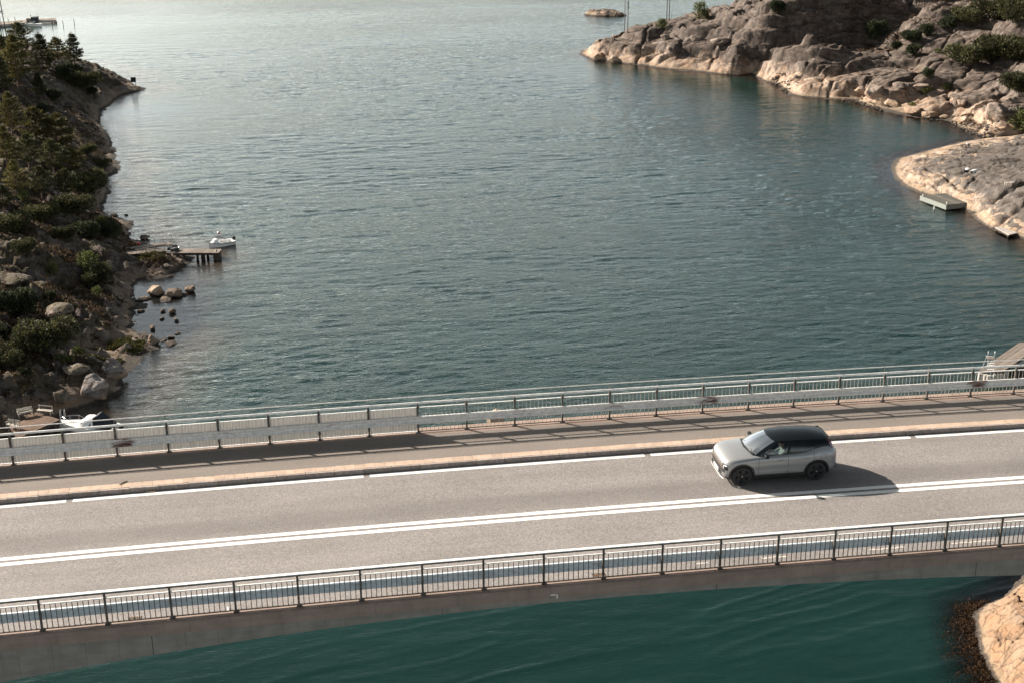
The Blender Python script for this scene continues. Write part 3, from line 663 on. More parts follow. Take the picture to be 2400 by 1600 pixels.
# ------------------------------------------------------------------ bridge
X0, X1 = -150, 160
def sweep(prof, x0, x1, step=2.0, off=(0, 0, 0), caps=True, zf=dz):
    """sweep a (y,z) outline along the bridge, z relative to the deck line"""
    mb = MB(); n = max(1, int(math.ceil((x1-x0)/step))); rows = []
    for i in range(n+1):
        x = x0+(x1-x0)*i/n; z0 = zf(x)
        rows.append([(x-off[0], y-off[1], z0+z-off[2]) for y, z in prof])
    return mb.loft(rows, close=True, caps=caps)
def strip(y0, y1, x0, x1, z, off=(0, 0, 0), step=2.0):
    mb = MB(); n = max(1, int(math.ceil((x1-x0)/step))); rows = []
    for i in range(n+1):
        x = x0+(x1-x0)*i/n; rows.append([(x-off[0], y0-off[1], dz(x)+z-off[2]), (x-off[0], y1-off[1], dz(x)+z-off[2])])
    return mb.loft(rows)
def rect(y0, y1, z0, z1): return [(y0, z0), (y1, z0), (y1, z1), (y0, z1)]
YN, YF = 35.453, 46.682          # near and far railing lines
BO = (7.0, 41.0, DECK)
bridge = thing('bridge', 'long concrete girder bridge carrying a two lane road high over the strait', 'bridge', BO)
sweep(rect(35.25, 47.05, -.34, -.03), X0, X1, off=BO).build('deck_slab', M['girder'], bridge)
sweep([(35.19, -.33), (35.60, -.33), (35.60, .005), (35.575, .04), (35.21, .04), (35.19, .02)], X0, X1, off=BO).build('edge_beam', M['fascia'], bridge)
sweep([(46.45, -.33), (47.1, -.33), (47.1, .15), (46.45, .15)], X0, X1, off=BO).build('edge_beam', M['fascia'], bridge)
def bot(x):                       # underside of the haunched girder relative to the deck line
    d = x-7.4; return -max(-3.2, -(.50+(.0031 if d < 0 else .0022)*d*d)) if False else -min(3.2, .50+(.0031 if d < 0 else .0022)*d*d)
def girder(x0, x1, y0, y1, top=-.335):
    mb = MB(); n = max(1, int(math.ceil((x1-x0)/1.0))); rows = []
    for i in range(n+1):
        x = x0+(x1-x0)*i/n; z = dz(x)
        rows.append([(x-BO[0], y0-BO[1], z+bot(x)-BO[2]), (x-BO[0], y1-BO[1], z+bot(x)-BO[2]), (x-BO[0], y1-BO[1], z+top-BO[2]), (x-BO[0], y0-BO[1], z+top-BO[2])])
    return mb.loft(rows, close=True, caps=True)
girder(X0, X1, 35.30, 46.9).build('girder_core', M['girder'], bridge)
x = -22.0; k = 0
while x < 34:
    g_ = .002 if k % 4.5 else .016
    mb = girder(x+g_, x+.93-.003, 35.235, 35.299, -.337)
    for j in range(1 if abs(x-7) < 12 else 2):                       # tie holes
        zz = dz(x)-.337-(-.337-bot(x+.4))*(.35+.4*j); cx = x+.3+.22*((k*7) % 3)
        if bot(x) < -.56:
            mb.tube([(cx-BO[0], 35.2-BO[1]+.033, zz-BO[2]), (cx-BO[0], 35.25-BO[1], zz-BO[2])], .018, 8)
    o = mb.build('girder_panel', M['girder'], bridge)
    x += .93; k += 1
# piers far outside the picture carry the span
for px_ in (-62, 82):
    MB().box(px_-1.3-BO[0], px_+1.3-BO[0], 36.5-BO[1], 45.5-BO[1], -6-BO[2], dz(px_)-3-BO[2]).build('pier', M['girder'], bridge)
# bird lime on the edge beam
for a, b, w, h in ((1297, 1393, .22, .05), (1306, 1397, .05, .16), (1254, 1393, .02, .02)):
    d = ray(a, b); t = 35.1865/d.y; p = CAMPOS+d*t; mb = MB()
    mb.poly([(p.x-BO[0]+w*.5*math.cos(q*.7)*(1+.3*math.sin(q*3)), 35.1865-BO[1]-.002*(w > .1), p.z-BO[2]+h*.5*math.sin(q*.7)) for q in range(9)])
    mb.build('bird_lime', M['whitepaint'], bridge)

# ------------------------------------------------------------------ road
RO = (7.0, 40.0, DECK)
road = strip(35.601, 43.97, X0, X1, 0, off=RO, step=1.0).build('road', M['asphalt']); road.location = RO
tag(road, 'two lane grey brown asphalt carriageway on the bridge', kind='structure')
bounds = [(-8.8+10.05*i) for i in range(-12, 15)]
for a in bounds[:-1]:
    strip(43.58, 43.81, a+.22, a+10.05, .004, RO).build('edge_line', M['paint'], road)
def rough_line(y0, y1, x0, x1, z):
    mb = MB(); n = int((x1-x0)/.12); rows = []
    for i in range(n+1):
        x = x0+(x1-x0)*i/n; e = .008
        rows.append([(x-RO[0], y0-RO[1]+rnd.uniform(-e, e), dz(x)+z-RO[2]), (x-RO[0], y1-RO[1]+rnd.uniform(-e, e), dz(x)+z-RO[2])])
    return mb.loft(rows)
for y0, y1 in ((39.53, 39.735), (39.875, 40.08)):
    strip(y0, y1, X0, -18, .004, RO).build('centre_line', M['paint'], road)
    rough_line(y0, y1, -18, 32, .004).build('centre_line', M['paint'], road)
    strip(y0, y1, 32, X1, .004, RO).build('centre_line', M['paint'], road)
for a, b, c in ((16.6, 17.75, 35.91), (19.3, 20.75, 35.90), (13.1, 13.9, 35.92), (11.0, 11.4, 35.92), (22.3, 23.6, 35.9)):
    mb = MB(); n = 14; up = [(a+(b-a)*i/n, c+.03+rnd.uniform(-.02, .02)) for i in range(n+1)]; dn = [(q, w-.055-rnd.uniform(-.015, .02)) for q, w in up]
    mb.loft([[(p[0]-RO[0], p[1]-RO[1], dz(p[0])+.004-RO[2]), (r[0]-RO[0], r[1]-RO[1], dz(r[0])+.004-RO[2])] for p, r in zip(up, dn)])
    mb.build('worn_line', M['wornpaint'], road)
# cycle path, kerb and tiles
SO = (7.0, 45.0, DECK+.15)
walk = strip(44.385, 46.451, X0, X1, .151, off=SO, step=1.0).build('sidewalk', M['walk']); walk.location = SO
tag(walk, 'raised asphalt walkway with tiled edge and kerb along the far railing', kind='structure')
sweep(rect(43.985, 46.449, -.03, .130), X0, X1, off=SO).build('walkway_bed', M['joint'], walk)
kerb_me = MB().box(-.494, .494, -.065, .065, -.19, 0).mesh('kerb_stone', M['kerb'])
tile_me = MB().box(-.171, .171, -.171, .171, -.03, 0).mesh('paving_tile', M['tile'])
bmt = bmesh.new()
for me, w in ((kerb_me, .012), (tile_me, .004)):
    bmt.clear(); bmt.from_mesh(me); bmesh.ops.bevel(bmt, geom=list(bmt.edges), offset=w, segments=1, affect='EDGES'); bmt.to_mesh(me)
bmt.free()
for i in range(-52, 60):
    x = .77+i*1.0 if i < 0 else .77+i
    if -30 < x < 42: inst('kerb_stone', kerb_me, walk, (x-SO[0], 43.985-SO[1], dz(x)+.152+rnd.uniform(-.003, .003)-SO[2]), (0, 0, rnd.uniform(-.002, .002)))
sweep(rect(43.925, 44.045, -.02, .150), X0, -29.8, off=SO).build('kerb_run', M['kerb'], walk)
sweep(rect(43.925, 44.045, -.02, .150), 42, X1, off=SO).build('kerb_run', M['kerb'], walk)
for i in range(-70, 100):
    x = .12+i*.3475
    if -18 < x < 31: inst('paving_tile', tile_me, walk, (x-SO[0], 44.218-SO[1], dz(x)+.152+rnd.uniform(-.004, .003)-SO[2]), (rnd.uniform(-.006, .006), rnd.uniform(-.006, .006), rnd.uniform(-.006, .006)))
strip(44.05, 44.383, X0, -18.2, .15, SO).build('tile_run', M['tile'], walk); strip(44.05, 44.383, 31.2, X1, .15, SO).build('tile_run', M['tile'], walk)

# ------------------------------------------------------------------ railings
S = 1.8074
def wprof(t=.005, s=1):           # W-beam outline (y depth, z), front towards -y when s=1
    fr = [(-.0, -.155), (-.05, -.152), (-.078, -.125), (-.08, -.10), (-.075, -.08), (-.012, -.028), (-.006, 0), (-.012, .028), (-.075, .08), (-.08, .10), (-.078, .130), (-.055, .154), (0, .155)]
    return [(s*a, b) for a, b in fr]+[(s*(a+t*1.6), b) for a, b in fr[::-1]]
def beam_mesh(name, L, m, s):
    mb = MB(); mb.extrude(wprof(s=s), -.12, L+.14)
    for q in (.12, L*.5+.02):
        for zz in (-.06, .06) if q < .5 else (0,):
            for dx in (-.09, .09): mb.box(q+dx-.014, q+dx+.014, s*(-.028), s*(-.050), zz-.014, zz+.014)
    return mb.mesh(name, m, 25)
nr = thing('railing', 'steel picket railing with flat pale handrail and blue grey guard beam along the near edge', 'railing', (7, YN, DECK), group='bridge railings')
def nl(x, z, y=YN, r=None): return (x-7, y-YN, dz(x)+z-DECK)
NX = [-8.265+S*i for i in range(-6, 24)]
post_me = MB().box(-.03, .03, -.035, .035, 0, 1.03).box(-.07, .07, -.08, .08, -.012, .012).box(-.02, .02, .035, .10, .36, .52).mesh('post', M['darkpost'])
for x in NX: inst('post', post_me, nr, nl(x, .05))
def run(prof_y, prof_z, y, z, x0, x1, name, m, parent, off, step=S, joint=False):
    return sweep([(y-prof_y, z-prof_z), (y+prof_y, z-prof_z), (y+prof_y, z+prof_z), (y-prof_y, z+prof_z)], x0, x1, step, off).build(name, m, parent)
NO = (7, YN, DECK)
hx = NX[0]-.9
while hx < NX[-1]:
    sweep([(YN-.066, 1.103), (YN+.066, 1.103), (YN+.066, 1.112), (YN+.056, 1.122), (YN-.056, 1.122), (YN-.066, 1.112)], hx, hx+S*3-.012, S/2, NO).build('handrail', M['rail'], nr); sweep(rect(YN-.060, YN+.060, 1.055, 1.102), hx, hx+S*3-.012, S/2, NO).build('handrail_shaded_side', M['darkpost'], nr); hx += S*3  # dark strip below the pale plate puts the handrail's shaded side into its colour
for x in NX[:-1]:
    run(.018, .014, YN, .893, x+.032, x+S-.032, 'picket_rail', M['rail'], nr, NO)
    run(.018, .016, YN, .095, x+.032, x+S-.032, 'picket_rail', M['darkpost'], nr, NO)
pk_me = MB().box(-.0105, .0105, -.0105, .0105, 0, .770).mesh('picket', M['darkpost'])
cnt = 0
for x in NX[:-1]:
    for k in range(1, 12):
        xx = x+S*k/12
        if -12.5 < xx < 26.5: inst('picket', pk_me, nr, nl(xx, .109), (0, 0, 0)); cnt += 1
mb = MB()
for x in NX[:-1]:
    for k in range(1, 12):
        xx = x+S*k/12
        if not (-12.5 < xx < 26.5): p = nl(xx, .109); mb.box(p[0]-.008, p[0]+.008, -.008, .008, p[2], p[2]+.77)
mb.build('picket_row', M['darkpost'], nr)
for i, x in enumerate(NX[:-2:2]): inst('guard_beam', beam_mesh('guard_beam', 2*S, M['beamback'], 1), nr, nl(x-.02, .455, YN+.185), (0, -math.atan2(dz(x+2*S)-dz(x), 2*S), 0))

fr = thing('railing', 'tall railing with double top rails, pale screens and pickets beside the walkway', 'railing', (7, YF, DECK+.15), group='bridge railings')
FO = (7, YF, DECK+.15)
FX = [-11.024+S*i for i in range(-4, 24)]
def fl(x, z, y=YF): return (x-7, y-YF, dz(x)+z-DECK)
mbp = MB().box(-.032, .032, -.045, .03, 0, 1.17).box(-.09, .09, -.08, .08, -.0, .016).box(-.045, .045, -.05, .04, 1.0, 1.05).tube([(0, .0, 1.12), (0, .10, 1.39)], .012, 6)
fpost = mbp.mesh('post', M['darkpost'])
for x in FX: inst('post', fpost, fr, fl(x, 0))
def rtube(y, z, r, name, m, x0, x1, n=12, step=.9):
    q = MB(); cnt_ = int((x1-x0)/step); q.tube([(x0+(x1-x0)*i/cnt_-7, y-YF, dz(x0+(x1-x0)*i/cnt_)+z-DECK-.15) for i in range(cnt_+1)], r, n)
    return q.build(name, m, fr, smooth=50)
rx = FX[0]-.9
while rx < FX[-1]:
    rtube(YF-.02, 1.352, .042, 'handrail', M['rail'], rx, rx+S*3-.006); rtube(YF+.10, 1.555, .016, 'upper_rail', M['galv'], rx, rx+S*3-.002, 8); rx += S*3
PAN = FX[4]-.01                    # x of post 0
scr = MB(); w = S-.09; nn = 15
rows = [[], [], [], []]
for i in range(nn*4+1):
    xx = -w/2+w*i/(nn*4); ph = i % 4; yy = (.010, .010, -.010, -.010)[ph]
    for r_, (zz, dy) in zip(rows, ((0, 0), (.90, 0))): r_.append((xx, yy+dy, zz))
scr.loft([rows[0], rows[1]]); scr.loft([[(a, b+.003, c) for a, b, c in rows[1]], [(a, b+.003, c) for a, b, c in rows[0]]])
scr_me = scr.mesh('screen_panel', M['screen'], fix=False)
fpk = MB().box(-.007, .007, -.007, .007, 0, .935).mesh('picket', M['palepost'])
for i, x in enumerate(FX[:-1]):
    j = i-4                        # bay number, bay 0 starts at the first post in view
    run(.02, .014, YF, 1.165, x+.035, x+S-.035, 'picket_rail', M['rail'], fr, FO)
    run(.02, .014, YF, .205, x+.035, x+S-.035, 'picket_rail', M['darkpost'] if j >= 8 else M['galv'], fr, FO)
    if j < 8: inst('screen_panel', scr_me, fr, fl(x+S/2, .085), (0, -math.atan2(dz(x+S)-dz(x), S), 0))
    elif x < 27:
        for k in range(1, 12): inst('picket', fpk, fr, fl(x+S*k/12, .07))
fx_even = [x for i, x in enumerate(FX[:-2]) if (i-4) % 2 == 0]
bm_me = beam_mesh('guard_beam', 2*S, M['beam'], 1)
for x in fx_even: inst('guard_beam', bm_me, fr, fl(x-.14, .535, YF-.052), (rnd.uniform(-.03, .03), -math.atan2(dz(x+2*S)-dz(x), 2*S), 0))
for x in FX[1::1]:
    pass
# small things lying on the bridge
def stick(u1, v1, u2, v2, off, label, r):
    a, b = on_deck(u1, v1, off+r), on_deck(u2, v2, off+r); m_ = (a+b)/2
    q = MB(); d = b-a; q.tube([a-m_, a-m_+d*.3+Vector((0, .01, .004)), a-m_+d*.7, b-m_], r, 6, radii=[r*.8, r, r*.95, r*.7])
    o = q.build('stick', M['straw']); o.location = m_; tag(o, label, 'stick', 'broken sticks lying on the bridge')
M['straw'] = simple('pale_wood', (.42, .3, .18), .8, .25, 8)
stick(280, 1134, 298, 1125, .151, 'short pale stick lying across the tiled edge of the walkway', .022)
stick(343, 1151.5, 366, 1149.5, 0, 'short pale stick lying in the gutter below the kerb', .024)
def grate(u, v, label):
    p = on_deck(u, v); t = thing('drain_grate', label, 'drain', p, 0, 'gully grates under the near guard beam')
    MB().box(-.2, .2, -.13, .13, .001, .006).build('frame', M['hole'], t)
    for k in range(7): MB().box(-.17+k*.052, -.145+k*.052, -.11, .11, .004, .02).build('bar', M['rusty'], t)
M['rusty'] = simple('rusty_iron', (.16, .1, .06), .8, .3, 8)
grate(316, 1450, 'rusty gully grate at the left end of the near kerb')
grate(1404, 1347, 'rusty gully grate near the middle beside a railing post')
p = on_deck(535, 1428); q = MB(); q.tube([(-.02, .1, .03), (.02, -.1, .03)], .028, 7, radii=[.02, .03]); o = q.build('paper_cup', M['whitepaint']); o.location = p
tag(o, 'crumpled white paper litter lying under the near guard beam', 'litter')
# ------------------------------------------------------------------ foliage meshes
def leafmesh(name, pts, m, size, flat=.5, per=3, asp=.45, seed=1, trunk=None, up=.3):
    """pts: list of (centre, outward dir, spread); fills them with small leaf faces"""
    r = np.random.RandomState(seed); n = len(pts)*per
    C = np.repeat(np.array([p[0] for p in pts], float), per, 0); D = np.repeat(np.array([p[1] for p in pts], float), per, 0); sp = np.repeat(np.array([p[2] for p in pts], float), per)
    C = C+r.normal(size=(n, 3))*sp[:, None]*(1, 1, flat)
    A = D+r.normal(size=(n, 3))*.7; A[:, 2] += up; A /= np.linalg.norm(A, axis=1)[:, None]
    B = np.cross(A, r.normal(size=(n, 3))); B /= np.linalg.norm(B, axis=1)[:, None]+1e-9
    s = size*(.6+.8*r.rand(n))[:, None]
    q = np.stack([C-B*s*asp*.5, C+B*s*asp*.5, C+A*s+B*s*asp*.3, C+A*s-B*s*asp*.3], 1).reshape(-1, 3)
    F = np.arange(n*4).reshape(-1, 4)
    me = bpy.data.meshes.new(name); me.from_pydata(q.tolist(), [], F.tolist()); me.materials.append(m); return me
def pine_parts(seed, h, w, dens=1.0, base=.22, irr=.35, mat='pine', leaf_=.27, cone=False):
    r = random.Random(seed); P = []; tr = MB(); tr.tube([(0, 0, -.5), (r.uniform(-.1, .1), r.uniform(-.1, .1), h*.5), (r.uniform(-.15, .15), r.uniform(-.15, .15), h*.97)], .1, 7, radii=[.16, .10, .03])
    z = base*h; ph = r.random()*6
    while z < h*.99:
        f = (z-base*h)/(h*(1-base)); nb = 5 if f < .8 else 3
        R = w*.5*((1-f**1.7) if not cone else (1-f)**.85)*(.55+.45*min(1, f*5))+.10
        for k in range(nb):
            a = ph+2*math.pi*k/nb+r.uniform(-.35, .35); L = R*r.uniform(1-irr, 1+irr*.5); ri = r.uniform(.02, .30)
            d = Vector((math.cos(a), math.sin(a), ri)); e = d*L
            tr.tube([(0, 0, z), (e.x, e.y, z+e.z)], .02, 4, radii=[.035, .01])
            st = max(3, int(L/.28*dens))
            for q in range(st):
                t = (q+1.)/st
                if t < .28: continue
                c = (e.x*t, e.y*t, z+e.z*t+.05-.10*math.sin(t*3))
                wd = .20*(1.15-t)*L+.09
                for s_ in (-1, 0, 1):
                    P.append(((c[0]-math.sin(a)*wd*s_, c[1]+math.cos(a)*wd*s_, c[2]+r.uniform(-.06, .08)), (d.x*.8-math.sin(a)*s_*.6, d.y*.8+math.cos(a)*s_*.6, .35), .09+.05*(1-t)))
        z += r.uniform(.36, .60)*(1.15-.45*f); ph += 1.1
    P.append(((0, 0, h), (0, 0, 1), .08))
    return leafmesh('crown', P, M[mat], leaf_, .5, 8, .30, seed), tr.mesh('trunk', M['bark'])
def bush_parts(seed, w, h, mat, leaf_=.2, lobes=7, n=420, loose=.0, per=9):
    r = random.Random(seed); P = []; tr = MB()
    L = [(Vector((r.uniform(-.33, .33)*w, r.uniform(-.33, .33)*w, h*r.uniform(.35, .62))), r.uniform(.24, .38)) for _ in range(lobes)]
    for c, rad in L:
        tr.tube([(0, 0, -.2), tuple(c*.6), tuple(c)], .02, 4, radii=[.04, .03, .012])
        for _ in range(n//lobes):
            v = Vector((r.gauss(0, 1), r.gauss(0, 1), r.gauss(0, 1)+.25)).normalized(); k = r.uniform(.55, 1.)**.5*(1+loose*r.uniform(-.4, .5))
            p = c+Vector((v.x*rad*w*k, v.y*rad*w*k, v.z*rad*h*k*1.15))
            if p.z > .02: P.append((tuple(p), tuple(v), .05*w*.5+.02))
    return leafmesh('foliage', P, M[mat], leaf_, 1, per, .5, seed), tr.mesh('stem', M['bark'])
KIND = {}
def kind(k, names, meshes): KIND[k] = (names, meshes)
kind('pine_a', ('crown', 'trunk'), pine_parts(11, 6.2, 4.4, cone=True, base=.12)); kind('pine_b', ('crown', 'trunk'), pine_parts(12, 5.2, 4.6, irr=.5, base=.3))
kind('pine_c', ('crown', 'trunk'), pine_parts(13, 7.0, 4.8, irr=.45, base=.25, mat='olive')); kind('pine_d', ('crown', 'trunk'), pine_parts(14, 4.6, 3.0, cone=True, base=.12))
kind('pine_e', ('crown', 'trunk'), pine_parts(15, 4.2, 4.6, irr=.55, base=.18, mat='olive'))
kind('jun_a', ('foliage', 'stem'), bush_parts(21, 2.4, 1.7, 'juniper', .13, 7, 900)); kind('jun_b', ('foliage', 'stem'), bush_parts(22, 2.0, 1.9, 'juniper', .12, 6, 800))
kind('jun_c', ('foliage', 'stem'), bush_parts(23, 3.0, 1.8, 'pine', .14, 9, 1100)); kind('leafy_a', ('foliage', 'stem'), bush_parts(24, 2.0, 1.9, 'leafy', .17, 8, 360, .7, 4))
kind('leafy_b', ('foliage', 'stem'), bush_parts(25, 1.4, 2.2, 'leafy', .16, 7, 200, .9, 4)); kind('small', ('foliage', 'stem'), bush_parts(26, 1.2, .8, 'leafy', .13, 5, 160, .3, 4))
def plant(k, name, label, cat, u, v, hpx, group=None, rz=None, zoff=0., p=None):
    """v is where it stands in the picture, hpx its height there"""
    names, ms = KIND[k]; p = p or hit(u, v); dist = (p-CAMPOS).length
    H = max(vv.co.z for vv in ms[0].vertices); s = hpx*dist/FPX/.97/H
    t = thing(name, label, cat, (p.x, p.y, p.z-.05+zoff), rz if rz is not None else rnd.uniform(0, 6.28), group); t.scale = (s, s, s)
    for nm, me in zip(names, ms): inst(nm, me, t)
    return t
PG = 'pine trees on the left hillside'
for k, u, v, h, lab in (
    ('pine_b', 50, 128, 70, 'dark broad pine whose round top overlaps the far jetty'), ('pine_a', 102, 172, 88, 'very dark pointed pine between the olive pine and the ridge pines'),
    ('pine_e', 136, 142, 52, 'thin airy pine left of the conical pine on the ridge'), ('pine_a', 176, 152, 70, 'conical pine with jagged layered branches standing against the water'),
    ('pine_c', 44, 210, 118, 'tall olive green pine with two bare trunks below its crown'), ('pine_d', 94, 226, 52, 'small dark pine on the upper rock slab'),
    ('pine_b', 8, 160, 72, 'dark pine at the left picture edge below the utility poles'), ('pine_a', 8, 215, 80, 'dark pine left of the tall olive pine'),
    ('pine_c', 30, 318, 96, 'olive pine at the top left of the dense grove'), ('pine_e', 85, 330, 78, 'spreading olive pine in the upper middle of the grove'),
    ('pine_e', 138, 352, 84, 'spreading pine at the upper right corner of the grove near the slabs'), ('pine_c', 18, 392, 92, 'olive pine on the left side of the grove halfway down'),
    ('pine_b', 70, 400, 84, 'broad dark pine in the middle of the grove'), ('pine_b', 128, 412, 84, 'broad dark pine right of the middle of the grove'),
    ('pine_e', 172, 408, 62, 'low pine at the right end of the grove above the shore'), ('pine_c', 40, 462, 84, 'olive pine low in the grove near the left picture edge'),
    ('pine_b', 100, 470, 80, 'dark pine at the lower middle of the grove'), ('pine_b', 158, 470, 74, 'dark pine at the lower right of the grove'),
    ('pine_b', 10, 500, 66, 'dark pine at the lower left corner of the grove')):
    plant(k, 'pine_tree', lab, 'tree', u, v, h, PG)
BG = 'bushes on the left hillside'
for k, u, v, h, lab in (
    ('jun_a', 168, 182, 34, 'dark bush on the ridge below the conical pine'), ('jun_c', 196, 206, 38, 'dark juniper cluster on the slope above the tip'),
    ('jun_b', 145, 186, 30, 'dark bush beside the small pine on the slabs'), ('jun_a', 122, 236, 28, 'dark bush just below the small pine'),
    ('jun_b', 215, 222, 18, 'low dark bush nearest to the tip of the left shore'), ('jun_c', 208, 452, 52, 'wide dark bush overhanging the steep shore below the grove'),
    ('jun_c', 172, 500, 44, 'dark thicket at the lower right foot of the grove'), ('jun_c', 100, 520, 42, 'dark thicket at the lower foot of the grove'), ('jun_c', 30, 545, 46, 'dark thicket at the left picture edge below the grove'),
    ('leafy_b', 58, 478, 36, 'thin pale green shrub standing out of the dark thicket'), ('jun_a', 205, 558, 46, 'big round dark green bush above the gangway'),
    ('jun_b', 252, 556, 38, 'round dark bush right next to the big one above the gangway'), ('leafy_a', 236, 528, 26, 'yellow green shrub behind the two round bushes'),
    ('leafy_a', 276, 552, 22, 'small yellow green shrub at the shore above the gangway'), ('leafy_a', 148, 500, 24, 'pale shrub at the foot of the grove'),
    ('leafy_a', 205, 628, 46, 'light green shrub left of the gangway foot'), ('leafy_a', 246, 642, 34, 'light green shrub sprawling down the slope below the gangway'),
    ('jun_c', 222, 668, 40, 'low dark juniper below the light green shrubs'), ('leafy_b', 126, 648, 34, 'thin yellow green shrub alone on the brown slope'),
    ('jun_a', 36, 736, 66, 'large round dark green bush at the left picture edge'), ('jun_c', 108, 818, 70, 'large dark green bush in the middle of the lower slope'),
    ('jun_b', 10, 792, 32, 'dark bush at the left picture edge below the large round one'), ('jun_c', 22, 850, 44, 'dark bush at the left picture edge far down'),
    ('small', 153, 852, 26, 'bright yellow green tuft above the orange rock'), ('leafy_a', 185, 832, 26, 'sparse green shrub at the foot of the rock wall'),
    ('jun_c', 150, 560, 30, 'low wide bush on the bare ground left of the big round one'), ('jun_c', 60, 590, 30, 'low wide thicket on the slope at the left below the grove'), ('jun_a', 118, 700, 22, 'small dark bush between the large round bushes'),
    ('jun_c', 235, 395, 24, 'low scrub at the steep shore right of the grove'), ('jun_c', 205, 360, 22, 'low scrub on the slab edge right of the grove'), ('jun_a', 95, 268, 26, 'dark bush on the slab above the grove'),
    ('leafy_b', 228, 700, 32, 'thin green shrub beside the rust red heather'), ('jun_b', 60, 880, 24, 'low dark bush on the heath above the benches')):
    plant(k, 'bush', lab, 'bush', u, v, h, BG)
HG = 'bushes on the bare headland'
for k, u, v, h, lab in (
    ('leafy_a', 1548, 66, 26, 'green shrub in front of the right pair of poles'), ('leafy_b', 1639, 44, 42, 'tall light green shrub on the headland skyline'), ('leafy_a', 1656, 44, 26, 'low shrub leaning right on the headland skyline'),
    ('jun_b', 1818, 30, 30, 'dark bush in the hollow at the top edge of the cliff'), ('jun_b', 2054, 88, 40, 'upright green bush at the foot of the dark cliff'),
    ('jun_a', 2136, 98, 30, 'dark bush left in the row of bushes on the ledge'), ('jun_b', 2170, 82, 26, 'dark bush second in the row on the ledge'), ('jun_a', 2222, 66, 32, 'dark bush third in the row higher up'),
    ('jun_c', 2262, 54, 36, 'wide dark bush at the upper end of the row'), ('jun_b', 2098, 116, 20, 'small bush between the pale slabs'), ('jun_b', 2144, 132, 28, 'single upright bush on the grey slab'),
    ('jun_c', 2330, 44, 46, 'dark thicket near the top right corner'), ('jun_c', 2380, 50, 54, 'dark thicket in the top right corner'), ('jun_c', 2268, 150, 46, 'dark bush at the left end of the long hedge above the ledge'),
    ('jun_c', 2318, 142, 56, 'tall middle of the long hedge above the ledge'), ('jun_c', 2372, 140, 52, 'right end of the long hedge above the ledge'), ('small', 2200, 126, 12, 'tiny bush on the grey slab'),
    ('jun_b', 2172, 182, 22, 'small bush under the rock ledge'), ('small', 2174, 218, 14, 'tiny green tuft among the pale boulders'), ('small', 2218, 212, 18, 'small green tuft right among the boulders'),
    ('jun_c', 2392, 216, 44, 'green bush at the right edge above the orange boulder'), ('leafy_a', 2392, 306, 56, 'light green bush at the right edge beside the inlet'), ('small', 2016, 162, 8, 'speck of green on the pale slab'),
    ('small', 2136, 250, 12, 'grassy tuft above the waterside boulders')):
    plant(k, 'bush', lab, 'bush', u, v, h, HG)
# uncountable low growth
def scatter(name, label, m, regions, n, size, seed, zmin=.5, per=4, hgt=.16, group=None, prob=None):
    r = random.Random(seed); P = []
    tot = sum(w for *_, w in regions)
    for (x0, x1, y0, y1, w) in regions:
        for _ in range(int(n*w/tot)):
            x, y = r.uniform(x0, x1), r.uniform(y0, y1); q = float(vnoise(np.array([x*.28]), np.array([y*.28]), 91)[0]+.5*vnoise(np.array([x*.9]), np.array([y*.9]), 92)[0])
            if q < (prob if prob is not None else 0): continue
            z = height(x, y)
            if z < zmin: continue
            P.append(((x, y, z+hgt*.4), (r.uniform(-.5, .5), r.uniform(-.5, .5), 1), hgt))
    me = leafmesh(name, P, m, size, .5, per, .35, seed); o = link(bpy.data.objects.new(name, me)); tag(o, label, kind='stuff'); return o
scatter('heather', 'brown heather and dry twigs covering the left hillside', M['heather'], [(-58, -14, 124, 215, 3), (-70, -22, 215, 300, 1)], 62000, .26, 5, .8, 4, .12, prob=-.04)
scatter('heather', 'dark green crowberry mats between the rocks of the left hillside', M['juniper'], [(-58, -14, 124, 215, 3), (-70, -22, 215, 300, 1)], 26000, .22, 6, .9, 4, .12, prob=.09)
g1 = w2(235, 850); g2 = w2(345, 620); g3 = w2(285, 820)
scatter('grass', 'green grass in the hollow by the lagoon and under the gangway', M['grass'], [(g1[0]-2.5, g1[0]+2.5, g1[1]-3, g1[1]+3, 1), (g2[0]-2.5, g2[0]+2.5, g2[1]-3, g2[1]+3, 1), (g3[0]-1.5, g3[0]+2.5, g3[1]-2, g3[1]+2, 1)], 5000, .24, 8, .15, 4, .05, prob=-.3)
g1 = w2(1960, 115, 5); g2 = w2(2290, 290, .6); g3 = w2(2080, 90, 7.5)
scatter('grass', 'dry yellow grass in the hollows of the headland', M['heather'], [(g1[0]-16, g1[0]+14, g1[1]-12, g1[1]+12, 3), (g2[0]-5, g2[0]+6, g2[1]-3, g2[1]+5, 1), (g3[0]-12, g3[0]+30, g3[1]-14, g3[1]+16, 4)], 16000, .26, 9, .3, 3, .08, prob=.02)

